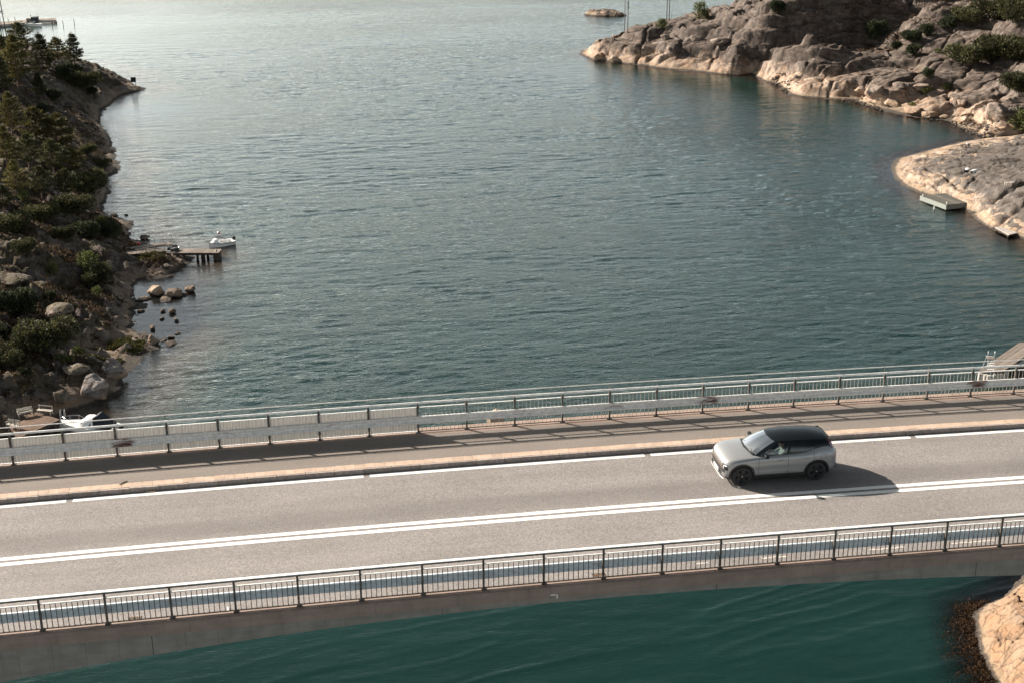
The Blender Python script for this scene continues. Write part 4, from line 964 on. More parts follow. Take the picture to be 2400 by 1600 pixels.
# ------------------------------------------------------------------ boulders
def boulder_mesh(seed, m, sx=1., sy=.8, sz=.6, ang=.4):
    bm = bmesh.new(); bmesh.ops.create_icosphere(bm, subdivisions=4, radius=1.)
    r = np.random.RandomState(seed); dirs = r.normal(size=(16, 3)); dirs /= np.linalg.norm(dirs, axis=1)[:, None]; off = r.uniform(.5, .85, 16)
    V = np.array([v.co for v in bm.verts])
    for d, o in zip(dirs, off):
        k = V@d; ex = np.clip(k-o, 0, None); V = V-d*(ex*.9)[:, None]
    n = fbm(V[:, 0]*1.7+seed, V[:, 1]*1.7+V[:, 2]*1.3, seed, 5); V = V*(1+.30*n)[:, None]; n2 = worley(V[:, 0]*1.6+seed, V[:, 1]*1.6+V[:, 2]*1.9, seed)[0]; V = V*(1+.16*(n2-.45))[:, None]
    V = V*(sx, sy, sz)
    for v, c in zip(bm.verts, V): v.co = c
    me = bpy.data.meshes.new('boulder'); bm.to_mesh(me); bm.free(); me.polygons.foreach_set('use_smooth', [True]*len(me.polygons)); me.materials.append(m)
    a = me.attributes.new('crack', 'FLOAT', 'POINT'); return me
BM = [boulder_mesh(i, M['boulder'], 1, .8, .62) for i in range(5)]; BP = [boulder_mesh(i+20, M['paleboulder'], 1, .85, .68) for i in range(4)]
def boulder(me, label, u, v, wpx, hs=1., z=None, sink=.25, ys=1., group=None, rz=None):
    p = hit(u, v) if z is None else at(u, v, z); s = wpx*(p-CAMPOS).length/FPX/2/1.0
    o = inst('boulder', me, None, (p.x, p.y, p.z+s*.62*hs*(1-2*sink)), (rnd.uniform(-.15, .15), rnd.uniform(-.15, .15), rz if rz is not None else rnd.uniform(0, 6.3)), (s, s*ys, s*hs))
    tag(o, label, 'boulder', group); return o
LG = 'boulders in the shallow lagoon on the left'
for i, (u, v, w, hs, lab) in enumerate((
    (366, 690, 46, 1.15, 'large pale cleft boulder in the lagoon, left of two darker ones'), (408, 694, 46, .9, 'dark craggy boulder in the lagoon between two others'), (444, 682, 34, 1., 'pointed boulder farthest out in the upper part of the lagoon'),
    (331, 731, 20, .5, 'small flat dark stone lying alone in the still lagoon'), (382, 731, 17, .8, 'small stone left of the tall split boulder'), (404, 734, 21, 1.3, 'tall split boulder in the middle of the lagoon'), (380, 748, 13, .9, 'little block in front of the middle stones'),
    (357, 772, 19, 1.3, 'upright cone shaped stone low in the lagoon'), (414, 752, 14, 1., 'small pale stone on the outer reef'), (357, 805, 34, 1.25, 'round dark boulder on the spit at the lower end of the lagoon'),
    (402, 790, 26, .35, 'low stone of the reef, inner end'), (416, 782, 16, .45, 'low stone of the reef, outer end'), (385, 797, 20, .35, 'flat reef stone touching the round boulder'),
    (268, 821, 30, .9, 'pale rounded boulder in the grass of the spit'), (298, 815, 26, .9, 'boulder with orange lichen on the grassy spit'), (296, 505, 13, .5, 'flat stone at the shore above the gangway'), (268, 507, 22, .5, 'long pale stone in the shallow water at the shore'),
    (388, 703, 44, .28, 'flat shelf rock joining the two left boulders of the lagoon'), (336, 703, 40, .25, 'flat brown rock joining the shore and the pale cleft boulder'), (428, 692, 30, .3, 'flat wet rock between the two right boulders of the lagoon'), (400, 806, 40, .2, 'thin rock bar outside the round boulder of the spit'),
    (340, 560, 26, .9, 'brown boulder in the water behind the gangway'), (247, 258, 6, .8, 'tiny rock off the upper left shore'), (395, 628, 36, .6, 'sloping rock under the seaward end of the gangway'), (422, 618, 34, .6, 'smooth rock under the wooden pier'), (350, 640, 20, .6, 'stone among the rubble below the gangway'), (375, 642, 16, .8, 'broken stone among the rubble below the pier'))):
    boulder(BM[i % 5] if i not in (0, 13, 16) else BP[i % 4], lab, u, v, w, hs, z=0 if v > 670 and v < 770 or u in (340, 268, 296, 247, 402, 416, 385) else None, group=LG)
o = boulder(BP[2], 'pale boulder rising from the water seen through the pickets', 1164, 998, 62, 1.5, z=0, group=None)
RG = 'boulders on the headland shore'
for i, (u, v, w, hs, lab) in enumerate((
    (2050, 222, 62, 1.1, 'big rounded pale boulder at the waterline of the headland'), (2018, 216, 34, 1.1, 'pale boulder left of the big rounded one'), (2090, 245, 56, .55, 'flat pale slab right of the big rounded boulder'), (2140, 262, 60, .5, 'long flat pale slab at the water'),
    (2180, 272, 44, .75, 'orange boulder at the right end of the pale slabs'), (2214, 276, 26, .7, 'small orange boulder next to the inlet stones'), (2330, 272, 70, 1.0, 'large orange block with a dark vertical crack near the inlet'), (2254, 246, 32, 1.0, 'orange boulder in the middle of the slope'),
    (2214, 228, 24, .9, 'pale block on the slope above the slabs'), (2110, 202, 40, .7, 'pale rounded boulder beneath the rock ledge'), (2160, 208, 60, .5, 'wide grey slab beneath the rock ledge'), (2370, 240, 34, .9, 'grey boulder near the right edge'),
    (1838, 176, 22, .9, 'orange block where the cliff meets the slabs'), (1822, 180, 20, .6, 'pale flat stone beside the orange block'), (1560, 92, 26, 1.1, 'rounded pale boulder on the left part of the cliff'), (1632, 96, 40, .8, 'rounded boulder in the middle of the cliff face'), (1690, 98, 56, .5, 'long rounded boulder in the crack of the cliff'), (1548, 126, 26, .9, 'pale block low on the left part of the cliff'), (1570, 116, 18, .8, 'small pale block beside it low on the cliff'), (1404, 136, 34, .9, 'pale rounded rock at the tip of the headland'), (1440, 140, 30, .8, 'second pale rounded rock near the tip of the headland'),
    (2240, 288, 16, .6, 'dark stone at the mouth of the inlet'), (2262, 300, 20, .5, 'low dark stone in the inlet'), (2290, 308, 18, .5, 'dark stone further into the inlet'), (2318, 312, 22, .4, 'flat dark stone at the end of the inlet'), (2350, 300, 20, .5, 'pale stone on the inlet beach'), (2374, 296, 22, .5, 'white stone on the inlet beach by the bush'))):
    boulder(BP[i % 4] if i < 21 or i > 24 else BM[i % 5], lab, u, v, w, hs, group=RG, sink=.38)
M['lichenrock'] = rock('lichen_granite', (.21, .19, .18), (.3, .24, .2), (.15, .12, .1), band=(.2, .9), streaks=.2, lichen=.95, seaweed=False, cs=.6, fa=.7); M['mossrock'] = rock('mossy_granite', (.17, .145, .12), (.3, .24, .19), (.12, .09, .06), band=(.1, .5), streaks=.2, lichen=.3, moss=1., seaweed=False, cs=.6)
SG = 'large rocks on the southern point of the left shore'
for me_, u, v, w, hs, lab in ((boulder_mesh(51, M['lichenrock'], 1, .9, .75), 224, 915, 92, 1.15, 'big grey rock dome blazing with orange lichen on the point'), (boulder_mesh(52, M['lichenrock'], 1, .9, .7), 264, 873, 70, 1.0, 'smooth grey rock dome above the orange one'),
        (boulder_mesh(53, M['mossrock'], 1, .9, .7), 180, 872, 66, .95, 'rock with a yellow mossy top left of the orange one'), (boulder_mesh(54, M['mossrock'], 1, .8, .7), 140, 930, 60, .9, 'steep brown rock right of the benches'), (boulder_mesh(55, M['boulder'], 1, .8, .6), 262, 915, 46, .7, 'dark wet rock at the waterline of the point'),
        (boulder_mesh(56, M['mossrock'], 1, .8, .6), 28, 660, 90, .7, 'broad outcrop with yellow lichen at the left picture edge'), (boulder_mesh(57, M['mossrock'], 1, .8, .6), 135, 735, 90, .6, 'broad mossy outcrop between the two large bushes')):
    boulder(me_, lab, u, v, w, hs, group=SG, sink=.36)
# rubble along the waterline, too small to tell apart
def rubble(name, label, segs, n, sz, m, seed, spread=1.):
    r = random.Random(seed); mb = MB(); ico = bmesh.new(); bmesh.ops.create_icosphere(ico, subdivisions=1, radius=1.); base = [v.co.copy() for v in ico.verts]; fs = [[v.index for v in f.verts] for f in ico.faces]; ico.free()
    for _ in range(n):
        (u0, v0, u1, v1) = r.choice(segs); t = r.random(); x, y = w2(u0+(u1-u0)*t, v0+(v1-v0)*t); x += r.gauss(0, spread); y += r.gauss(0, spread)
        z = max(height(x, y), -.25); s = sz*r.uniform(.4, 1.5); q = Quaternion((r.random(), r.random(), r.random(), r.random())).normalized(); b = len(mb.v); sc = (s*r.uniform(.7, 1.3), s*r.uniform(.6, 1.1), s*r.uniform(.4, .8))
        for c in base:
            w = q@Vector((c.x*r.uniform(.85, 1.15), c.y, c.z)); mb.v.append((x+w.x*sc[0], y+w.y*sc[1], z+w.z*sc[2]+s*.1))
        mb.f += [tuple(b+i for i in f) for f in fs]
    o = mb.build(name, m); tag(o, label, kind='stuff')
    o.data.attributes.new('crack', 'FLOAT', 'POINT'); return o
rubble('shore_rubble', 'loose stones and rubble along the headland waterline', [(1810, 192, 1850, 215), (1990, 238, 2060, 258), (2210, 284, 2330, 318), (2330, 300, 2385, 312), (2260, 300, 2300, 322)], 420, .32, M['boulder'], 3, 1.0)
rubble('shore_rubble', 'broken shells and rubble along the left shore', [(322, 650, 425, 628), (305, 700, 308, 770), (310, 520, 330, 560), (290, 190, 330, 206), (300, 830, 345, 812), (330, 790, 372, 800)], 420, .14, M['boulder'], 4, .5)
# seaweed fringe round the near rock
r_ = random.Random(4); P = []
for (u, v) in [(2240, 1420), (2225, 1440), (2215, 1460), (2222, 1490), (2235, 1520), (2245, 1550), (2255, 1580), (2262, 1420), (2262, 1460), (2262, 1500), (2280, 1540), (2290, 1570), (2300, 1595), (2200, 1480), (2215, 1540), (2225, 1590), (2285, 1415), (2240, 1470)]:
    x, y = w2(u, v)
    for _ in range(520):
        a, b = x+r_.gauss(0, .6), y+r_.gauss(0, .6); z = height(a, b)
        if z < .06 and z > -1.5: P.append(((a, b, min(z+.15, -.02) if z > -.2 else -.05-.34*(-z)*(.3+.7*r_.random())), (r_.uniform(-1, 1), r_.uniform(-1, 1), .1), .05))
me = leafmesh('seaweed', P, M['weed'], .17, .35, 6, .3, 5, up=-.1); o = link(bpy.data.objects.new('seaweed', me)); tag(o, 'brown seaweed floating round the near orange rock', kind='stuff')
# ------------------------------------------------------------------ piers, docks, boats, poles
def V2(p): return Vector((p.x, p.y))
def planked(name, label, cat, c, z, m, thick=.07, pw=.2, along=True, gap=.02, side=None, side_h=.25, piles=(), pile_r=.12, pile_z=-2.5, pm=None):
    """c: four corners (world xy) A,B,C,D; boards run A->B when along"""
    A, B, C, D = [Vector((p[0], p[1], 0)) for p in c]; o = (A+B+C+D)/4
    t = thing(name, label, cat, (o.x, o.y, z))
    if not along: A, B, C, D = B, C, D, A
    W = ((D-A).length+(C-B).length)/2; n = max(2, int(W/pw))
    for i in range(n):
        a, b = (i+gap/2/pw)/n, (i+1-gap/2/pw)/n; mb = MB()
        q = [A.lerp(D, a)-o, B.lerp(C, a)-o, B.lerp(C, b)-o, A.lerp(D, b)-o]; e = rnd.uniform(-.012, .012); f = rnd.uniform(-.02, .02)
        dirn = (B-A).normalized(); q = [q[0]+dirn*f, q[1]+dirn*f, q[2]+dirn*f, q[3]+dirn*f]
        ctr = sum(q, Vector())/4; ang = math.atan2(dirn.y, dirn.x); R_ = Matrix.Rotation(-ang, 3, 'Z')
        lo = [tuple(R_@(p-ctr))[:2] for p in q]
        mb.loft([[(x, y, e) for x, y in lo], [(x, y, e-thick) for x, y in lo]], close=True, caps=True)
        ob = mb.build('plank', m, t); ob.location = ctr; ob.rotation_euler = (0, 0, ang)
    A, B, C, D = [Vector((p[0], p[1], 0))-o for p in c]
    if side:
        k = .97; P = [p*k for p in (A, B, C, D)]; mb = MB()
        mb.loft([[(p.x, p.y, -thick-.002) for p in P], [(p.x, p.y, -thick-side_h) for p in P]], close=True, caps=True); mb.build('frame', side, t)
    for (a, b) in piles:
        p = A.lerp(B, a).lerp(D.lerp(C, a), b); mb = MB(); mb.tube([(p.x, p.y, -thick-side_h*.5), (p.x, p.y, pile_z-z)], pile_r, 9); mb.build('pile', pm or M['darkwood'], t, smooth=50)
    return t
def P2(*uv, z): return [tuple(at(u, v, z))[:2] for u, v in uv]
pier = planked('pier', 'weathered wooden pier reaching out to the moored white boat', 'pier', P2((404, 593), (513, 593), (519, 584), (424, 583), z=1.15), 1.15, M['deckwood'], along=False, pw=.24, side=M['darkwood'], side_h=.3, piles=[(.52, .1), (.52, .9), (.66, .1), (.66, .9), (.95, .05), (.95, .9), (.90, .05), (.9, .9), (.15, .5)], pile_r=.2)
mb = MB(); cpos = P2((499, 593), (513, 593), (518, 584), (504, 584), z=1.15); cc = sum((Vector((a, b, 0)) for a, b in cpos), Vector())/4-Vector(pier.location)
for k in range(6): mb.loft([[(a-pier.location.x, b-pier.location.y, -.3-k*.2) for a, b in cpos], [(a-pier.location.x, b-pier.location.y, -.43-k*.2) for a, b in cpos]], close=True, caps=True)
tag(mb.build('crib', M['darkwood'], pier), kind='stuff')
q = MB(); pb = at(508, 591, 1.15)-Vector(pier.location); q.tube([pb, pb+Vector((0, 0, .35))], .07, 8).build('bollard', M['black'], pier)
def gang(label, a, b, c, d, z0, z1, rails, back=0):
    """sloping gangway, corners in picture order near-left, near-right, far-right, far-left"""
    A, B, C, D = at(*a, z0), at(*b, z1), at(*c, z1), at(*d, z0); o = (A+B+C+D)/4; t = thing('gangway', label, 'gangway', o, group='gangways from the left shore')
    n = 26
    for i in range(n):
        p = [A.lerp(B, (i+.04)/n)-o, A.lerp(B, (i+.96)/n)-o, D.lerp(C, (i+.96)/n)-o, D.lerp(C, (i+.04)/n)-o]; ct = sum(p, Vector())/4
        mb = MB(); mb.loft([[x-ct for x in p], [x-ct-Vector((0, 0, .05)) for x in p]], close=True, caps=True); ob = mb.build('plank', M['deckwood'], t); ob.location = ct
    for s, e in ((A, B), (D, C)): MB().tube([s-o-Vector((0, 0, .13)), e-o-Vector((0, 0, .13))], .09, 4).build('beam', M['darkwood'], t)
    for s, e, k in rails:
        s, e = (A, B) if s == 'n' else (D, C), e
        S_, E_ = s
        for i in range(k+1):
            p = S_.lerp(E_, .12+.86*i/k)-o; MB().tube([p, p+Vector((0, 0, 1.0))], .03, 6).build('rail_post', M['greypole'], t)
        for hz in (1.0, .5): MB().tube([S_.lerp(E_, .1)-o+Vector((0, 0, hz)), E_-o+Vector((0, 0, hz))], .025, 6).build('rail', M['greywood'], t)
    return t, (A, B, C, D)
g1_, K = gang('lower wooden gangway with grey railing on the near side', (286, 598), (389, 588.5), (391, 583), (290, 592), 1.75, 1.2, [('n', 0, 4)])
for f in (.35, .45): 
    p = K[0].lerp(K[1], f)-Vector(g1_.location); MB().tube([p-Vector((0, 0, .1)), p+Vector((-.5, .3, -1.7))], .05, 6).build('brace', M['greywood'], g1_)
gang('upper wooden gangway with thin posts on the far side', (306, 583), (403, 573), (405, 567.5), (310, 577.5), 1.7, 1.5, [('f', 0, 4)])
for nm, (a, b, z0), (c, d, z1) in (('front one of two', (318, 585, 1.9), (392, 572, 1.75)), ('rear one of two', (322, 588, 1.85), (395, 576, 1.7))):
    A, B = at(a, b, z0), at(c, d, z1); m_ = (A+B)/2; o = MB().tube([A-m_, B-m_], .06, 6).build('timber_pole', M['greywood']); o.location = m_; tag(o, nm+' loose grey poles lying between the gangways', 'pole', 'poles lying between the gangways')
def pot(u, v, z, s, label):
    p = at(u, v, z); t = thing('fishing_pot', label, 'trap', p, rnd.uniform(0, 1), group='fishing gear stacked at the pier head')
    for k in (0, 1): MB().tube([(-s*.7, -s*.4, k*s*.8+.02), (s*.7, -s*.4, k*s*.8+.02), (s*.7, s*.4, k*s*.8+.02), (-s*.7, s*.4, k*s*.8+.02), (-s*.7, -s*.4, k*s*.8+.02)], .03, 5).build('hoop', M['steel'] if k else M['black'], t)
    MB().box(-s*.66, s*.66, -s*.37, s*.37, .04, s*.78).build('netting', M['net'], t)
for u, v, s, lab in ((398, 586, .5, 'dark netted trap leftmost in the gear heap'), (406, 589, .55, 'dark netted trap in the middle of the gear heap'), (414, 587, .5, 'dark netted trap at the right front of the gear heap'), (402, 581, .5, 'dark netted trap at the back of the gear heap'), (411, 580, .45, 'small netted trap at the right back of the gear heap')):
    pot(u, v, 1.16, s, lab)
def ball(label, u, v, z, r, m, name='buoy', pole=0):
    p = at(u, v, z); t = thing(name, label, 'buoy', (p.x, p.y, p.z-pole))
    bm = bmesh.new(); bmesh.ops.create_uvsphere(bm, u_segments=16, v_segments=10, radius=r); me = bpy.data.meshes.new('float'); bm.to_mesh(me); bm.free(); me.polygons.foreach_set('use_smooth', [True]*len(me.polygons)); me.materials.append(m)
    inst('float', me, t, (0, 0, pole))
    MB().tube([(0, 0, -.4 if pole else 0), (0, 0, pole+(0 if pole else r*1.25))], .03 if pole else .05, 6).build('stem', M['whitepaint'], t)
    if pole: MB().lathe([(r*1.01, 0), (r*.92, r*.45), (r*.5, r*.88), (0, r*1.02)], 14, 'z', (-.03, -.02, pole)).build('white_cap', M['white'], t, smooth=50)
    return t
ball('red and white ball on a thin pole behind the moored boat', 513, 546, 1.7, .24, M['red'], pole=1.5)
ball('red float lying on the rocks behind the gangways', 325, 572, 1.4, .26, M['red'])
ball('orange float lying on the smooth granite at the right edge', 2396, 505, 1.6, .28, M['orange'])
def boat(label, bow, stern, L, beam, style, rock_=0):
    """bow/stern: world xy; builds hull, deck, cabin; local x runs stern->bow"""
    b, s = Vector((bow[0], bow[1], 0)), Vector((stern[0], stern[1], 0)); c = (b+s)/2; an = math.atan2((b-s).y, (b-s).x); t = thing('motorboat', label, 'boat', (c.x, c.y, 0), an)
    N = 14; rows = []; gun = []
    for i in range(N+1):
        f = i/N; x = -L/2+L*f; w = beam/2*(.86+.14*min(1, f*4))*(1 if f < .45 else max(.015, (1-((f-.45)/.55)**2.3))); sh = .55+.32*f*f; ch = .08+.35*max(0, f-.6)
        row = [(x, 0, -.28+.5*max(0, f-.75)*2), (x, w*.55, -.2+ch*.6), (x, w*.86, ch), (x, w*.97, sh*.75), (x, w, sh)]
        rows.append([(a, -q, z) for a, q, z in row[::-1]]+row[1:]); gun.append((x, w, sh))
    mb = MB(); mb.loft(rows); mb.poly(rows[0]); mb.build('hull', M['white'], t, smooth=35)
    if style == 'day':
        MB().loft([[(x*.98, -w*1.03-.01, z-.08) for x, w, z in gun], [(x*.98, -w*1.03-.01, z-.16) for x, w, z in gun]]).loft([[(x*.98, w*1.03+.01, z-.16) for x, w, z in gun], [(x*.98, w*1.03+.01, z-.08) for x, w, z in gun]]).build('rubbing_strip', M['navy'], t)
    deck = []
    cx0 = .12*L if style == 'day' else .02*L
    fr_ = [g for g in gun if g[0] > cx0-.2]
    MB().loft([[(x, -w*.97, z+.01) for x, w, z in fr_], [(x, 0, z+.09) for x, w, z in fr_], [(x, w*.97, z+.01) for x, w, z in fr_]]).build('foredeck', M['white'], t, smooth=50)
    bk = [g for g in gun if g[0] <= cx0]
    for sg in (1, -1): MB().loft([[(x, sg*w*1., z+.012) for x, w, z in bk], [(x, sg*w*.80, z+.02) for x, w, z in bk], [(x, sg*w*.78, .12) for x, w, z in bk]]).build('side_deck', M['white'], t)
    MB().loft([[(x, -w*.79, .12) for x, w, z in bk], [(x, w*.79, .12) for x, w, z in bk]]).build('cockpit_floor', M['whitepaint'], t)
    MB().box(-L/2+.02, -L/2+.2, -beam*.4, beam*.4, .12, .56).build('transom', M['white'], t)
    if style == 'day':
        MB().loft([[(cx0+.05, -.55, .62), (cx0+.25, -.42, 1.25), (cx0+.25, .42, 1.25), (cx0+.05, .55, .62)], [(cx0+1.0, -.42, .74), (cx0+.55, -.34, 1.22), (cx0+.55, .34, 1.22), (cx0+1.0, .42, .74)]], close=True).build('cabin', M['white'], t)
        MB().quad((cx0+.98, -.36, .80), (cx0+.98, .36, .80), (cx0+.6, .3, 1.20), (cx0+.6, -.3, 1.20)).quad((cx0+.9, -.50, .80), (cx0+.15, -.56, .72), (cx0+.3, -.47, 1.18), (cx0+.56, -.42, 1.18)).build('window', M['glassdark'], t)
        MB().box(cx0-.5, cx0-.1, -.45, .45, .14, .62).build('seat', M['navy'], t); MB().tube([(cx0-.9, -.75, .7), (cx0-.5, -.7, 1.35), (cx0+.1, -.62, 1.3)], .02, 6).tube([(cx0-.9, .75, .7), (cx0-.5, .7, 1.35), (cx0+.1, .62, 1.3)], .02, 6).build('arch', M['steel'], t)
        MB().loft([[(cx0-1.1, -.78, 1.0), (cx0-1.1, .78, 1.0)], [(cx0-.75, -.78, 1.36), (cx0-.75, .78, 1.36)], [(cx0+.15, -.68, 1.40), (cx0+.15, .68, 1.40)]]).build('canopy', M['navy'], t)
        mb = MB(); mb.box(-L/2-.32, -L/2+.12, -.19, .19, .55, 1.05); o = mb.build('outboard_motor', M['black'], t, bevel=.07); MB().box(-L/2-.2, -L/2-.04, -.06, .06, -.4, .55).build('motor_leg', M['black'], o)
    else:
        cab = [(1.45, .60, .62), (1.15, .98, .86), (.2, 1.02, 1.55), (-.35, 1.0, 1.6), (-.75, .98, 1.52)]
        MB().loft([[(x, -w*.88, .55), (x, -w*.80, z*.8), (x, -w*.55, z), (x, 0, z+.08), (x, w*.55, z), (x, w*.80, z*.8), (x, w*.88, .55)] for x, w, z in cab]).poly([(-.75, -.86, .55), (-.75, -.78, 1.2), (-.75, -.54, 1.52), (-.75, .54, 1.52), (-.75, .78, 1.2), (-.75, .86, .55)]).build('cabin', M['white'], t, smooth=45)
        for sg in (1, -1): MB().quad((.9, sg*.80, .80), (-.55, sg*.865, .85), (-.5, sg*.80, 1.22), (.55, sg*.78, 1.18)).build('window', M['glassdark'], t)
        MB().quad((1.12, -.5, .92), (1.12, .5, .92), (.32, .5, 1.56), (.32, -.5, 1.56)).build('windscreen', M['glassdark'], t)
        MB().loft([[(-.76, -.86, .75), (-.76, -.7, 1.72), (-.76, .7, 1.72), (-.76, .86, .75)], [(-1.25, -.86, .7), (-1.25, -.62, 1.98), (-1.25, .62, 1.98), (-1.25, .86, .7)], [(-1.9, -.88, .65), (-1.9, -.72, 1.35), (-1.9, .72, 1.35), (-1.9, .88, .65)], [(-2.6, -.84, .58), (-2.6, -.8, .80), (-2.6, .8, .80), (-2.6, .84, .58)]]).poly([(-2.6, -.84, .58), (-2.6, -.8, .80), (-2.6, .8, .80), (-2.6, .84, .58)]).build('canopy', M['navy'], t, smooth=60)
        MB().tube([(.9, -.95, .85), (1.6, -.85, 1.25), (2.4, -.45, 1.32), (3.0, 0, 1.35), (2.4, .45, 1.32), (1.6, .85, 1.25), (.9, .95, .85)], .018, 6).build('pulpit_rail', M['steel'], t)
        for x, w in ((1.6, .85), (2.4, .45)): MB().tube([(x, -w, .78), (x, -w, 1.3)], .014, 5).build('rail_post', M['steel'], t); MB().tube([(x, w, .78), (x, w, 1.3)], .014, 5).build('rail_post', M['steel'], t)
        MB().box(-L/2-.35, -L/2+.1, -.2, .2, .5, .98).build('outboard_motor', M['black'], t, bevel=.07)
    return t
def glass(name, col, rough=.03, alpha=.0):
    m, t = nt(name); g = G(t); d = g.pbr(col, rough, spec=.6, coat=1.)
    if alpha:
        fr2 = g.n('ShaderNodeFresnel'); fr2.inputs[0].default_value = 1.5; gl = g.n('ShaderNodeBsdfGlossy'); gl.inputs['Roughness'].default_value = .02; tr = g.n('ShaderNodeBsdfTransparent'); g.put(tr.inputs[0], col)
        mx = g.n('ShaderNodeMixShader'); g.put(mx.inputs[0], g.math('ADD', g.math('MULTIPLY', fr2.outputs[0], 1.0), alpha)); t.links.new(tr.outputs[0], mx.inputs[1]); t.links.new(gl.outputs[0], mx.inputs[2]); d = mx.outputs[0]
    g.out(d); return m
M['glassdark'] = glass('dark_boat_glass', (.015, .02, .025))
bw, st = at(489.5, 578, 0.3), at(547, 566, 0.3); boat('white day boat with dark canopy and outboard moored at the end of the wooden pier', bw, st, (bw-st).length*1.0, 1.9, 'day')
bw, st = at(140, 990, 0.6), at(282, 1000, 0.6); boat('white cabin cruiser with navy canvas, moored beside the deck with benches', bw, st, (bw-st).length, 2.3, 'cabin')
dk = planked('jetty', 'brown plank deck with benches at the foot of the left hillside', 'deck', P2((42, 1026), (141, 982), (76, 962), (14, 990), z=1.0), 1.0, M['brownwood'], pw=.17, side=M['darkwood'], side_h=.35, piles=[(.05, .05), (.5, .05), (.95, .05), (.95, .9)])
def bench(label, u, v, z, rz, L=1.6, back=True, arms=True, m='bench', h=.45):
    p = at(u, v, z); t = thing('bench', label, 'bench', p, rz, group='benches by the water')
    for k in range(4): MB().box(-L/2, L/2, -.22+k*.115, -.22+k*.115+.095, h-.03, h).build('seat_slat', M[m], t)
    for sx in (-1, 1):
        for yy in (-.2, .18): MB().box(sx*(L/2-.1)-.03, sx*(L/2-.1)+.03, yy-.03, yy+.03, 0, h-.032).build('leg', M[m], t)
        if back: MB().box(sx*(L/2-.1)-.025, sx*(L/2-.1)+.025, .215, .26, .0, h+.45).build('back_post', M[m], t)
        if arms: MB().box(sx*(L/2-.04)-.03, sx*(L/2-.04)+.03, -.22, .20, h+.2, h+.24).build('armrest', M[m], t); MB().box(sx*(L/2-.04)-.025, sx*(L/2-.04)+.025, -.2, -.15, h, h+.2).build('arm_post', M[m], t)
    if back:
        for k in range(4 if arms else 1): MB().box(-L/2, L/2, .19, .213, h+(.10+k*.095 if arms else .36), h+(.10+k*.095 if arms else .36)+.08).build('back_slat', M[m], t)
    return t
bench('grey slatted bench with armrests at the back of the plank deck', 60, 974, 1.0, .42, 1.6)
bench('pale bench without armrests nearest to the moored cruiser', 106, 969, 1.0, -.38, 1.7, arms=False)
bench('grey bench at the left end of the plank deck, cut off by the railing', 32, 1003, 1.0, -.5, 1.5)
def pole_thing(name, label, cat, base, top, r, m, arms=(), group=None):
    t = thing(name, label, cat, base, group=group); d = Vector(top)-Vector(base)
    MB().tube([(0, 0, -.4), tuple(d)], r, 8, radii=[r, r*.75]).build('pole', m, t, smooth=50)
    for f, w, rz, th in arms:
        c = d*f; x, y = math.cos(rz)*w/2, math.sin(rz)*w/2; MB().tube([(c.x-x, c.y-y, c.z), (c.x+x, c.y+y, c.z)], th, 4).build('crossarm', m, t)
        for s in (-1, -.4, .4, 1): MB().tube([(c.x+x*s, c.y+y*s, c.z), (c.x+x*s, c.y+y*s, c.z+.22)], .04, 6).build('insulator', M['black'], t)
    return t
pb = at(37, 1009, 1.0); pole_thing('post', 'thin dark post standing on the plank deck', 'post', pb, pb+Vector((0, 0, 2.2)), .045, M['pole'])
p = at(141, 977, 1.0); t = thing('ladder', 'chrome bathing ladder at the corner of the plank deck', 'ladder', p)
for s in (0, .42): MB().tube([(s, .0, -.6), (s, 0, .55), (s+.03, .15, .8), (s+.04, .35, .75), (s+.04, .42, .0)], .022, 6).build('side_rail', M['steel'], t, smooth=60)
for k in range(3): MB().box(.02, .4, -.03, .03, -.5+k*.25, -.47+k*.25).build('rung', M['steel'], t)
# driftwood and branches
def log(label, a, b, z0, z1, r, m='greywood', name='driftwood_log'):
    A, B = at(*a, z0), at(*b, z1); c = (A+B)/2; o = MB().tube([A-c, (A-c)*.3+(B-c)*.1+Vector((0, 0, .03)), B-c], r, 7, radii=[r*.7, r, r*.9]).build(name, M[m], None, smooth=50); o.location = c; return tag(o, label, 'log')
log('white driftwood pole lying on the grass at the foot of the rock wall', (216, 843), (236, 815), .9, 1.6, .07)
log('fallen bare trunk sloping into the water above the gangways', (202, 488), (262, 508), 1.7, .2, .09)
log('long bare branch on the shore slope below the grove', (225, 426), (262, 442), 1.2, .3, .07)
# far jetty
fj = planked('far_jetty', 'long grey jetty far away at the top left', 'jetty', P2((88, 49), (132.5, 48), (132, 42.5), (88, 45), z=.9), .9, M['deckwood'], along=False, pw=.8, side=M['conc'], side_h=.55, piles=[(.75, .1), (.9, .1), (.99, .1)], pile_r=.15)
planked('far_jetty', 'low left half of the far jetty behind the utility poles', 'jetty', P2((-20, 60), (62, 53.5), (62, 47), (-20, 53), z=.8), .8, M['deckwood'], along=False, pw=.8, side=M['conc'], side_h=.6, piles=[(.1, .1), (.5, .1)], pile_r=.15)
p = at(75, 57, .0); sh = thing('shed', 'small dark boathouse shed on the far jetty', 'shed', (p.x, p.y, .0), -.15)
MB().box(0, 1.6, 0, 2.2, .0, 2.0).build('wall', M['teal_shed'], sh); MB().box(-.1, 1.7, -.1, 2.3, 2.003, 2.08).build('roof', M['black'], sh)
MB().box(-1.7, -.01, .2, 2.2, .3, 1.7).build('side_wall', M['greywood'], sh)
for k in range(5): MB().box(-1.68+k*.34, -1.58+k*.34, .16, .197, .2, 1.75).build('slat', M['darkwood'], sh)
MB().box(-.12, .02, -.03, .08, .1, 3.0).build('mast', M['pole'], sh)
bw, st = at(98, 63, 0), at(50, 58, 0); boat('tiny white boat moored in front of the far shed', bw, st, (bw-st).length, 1.9, 'day')
MG = 'mooring posts beside the far jetty'
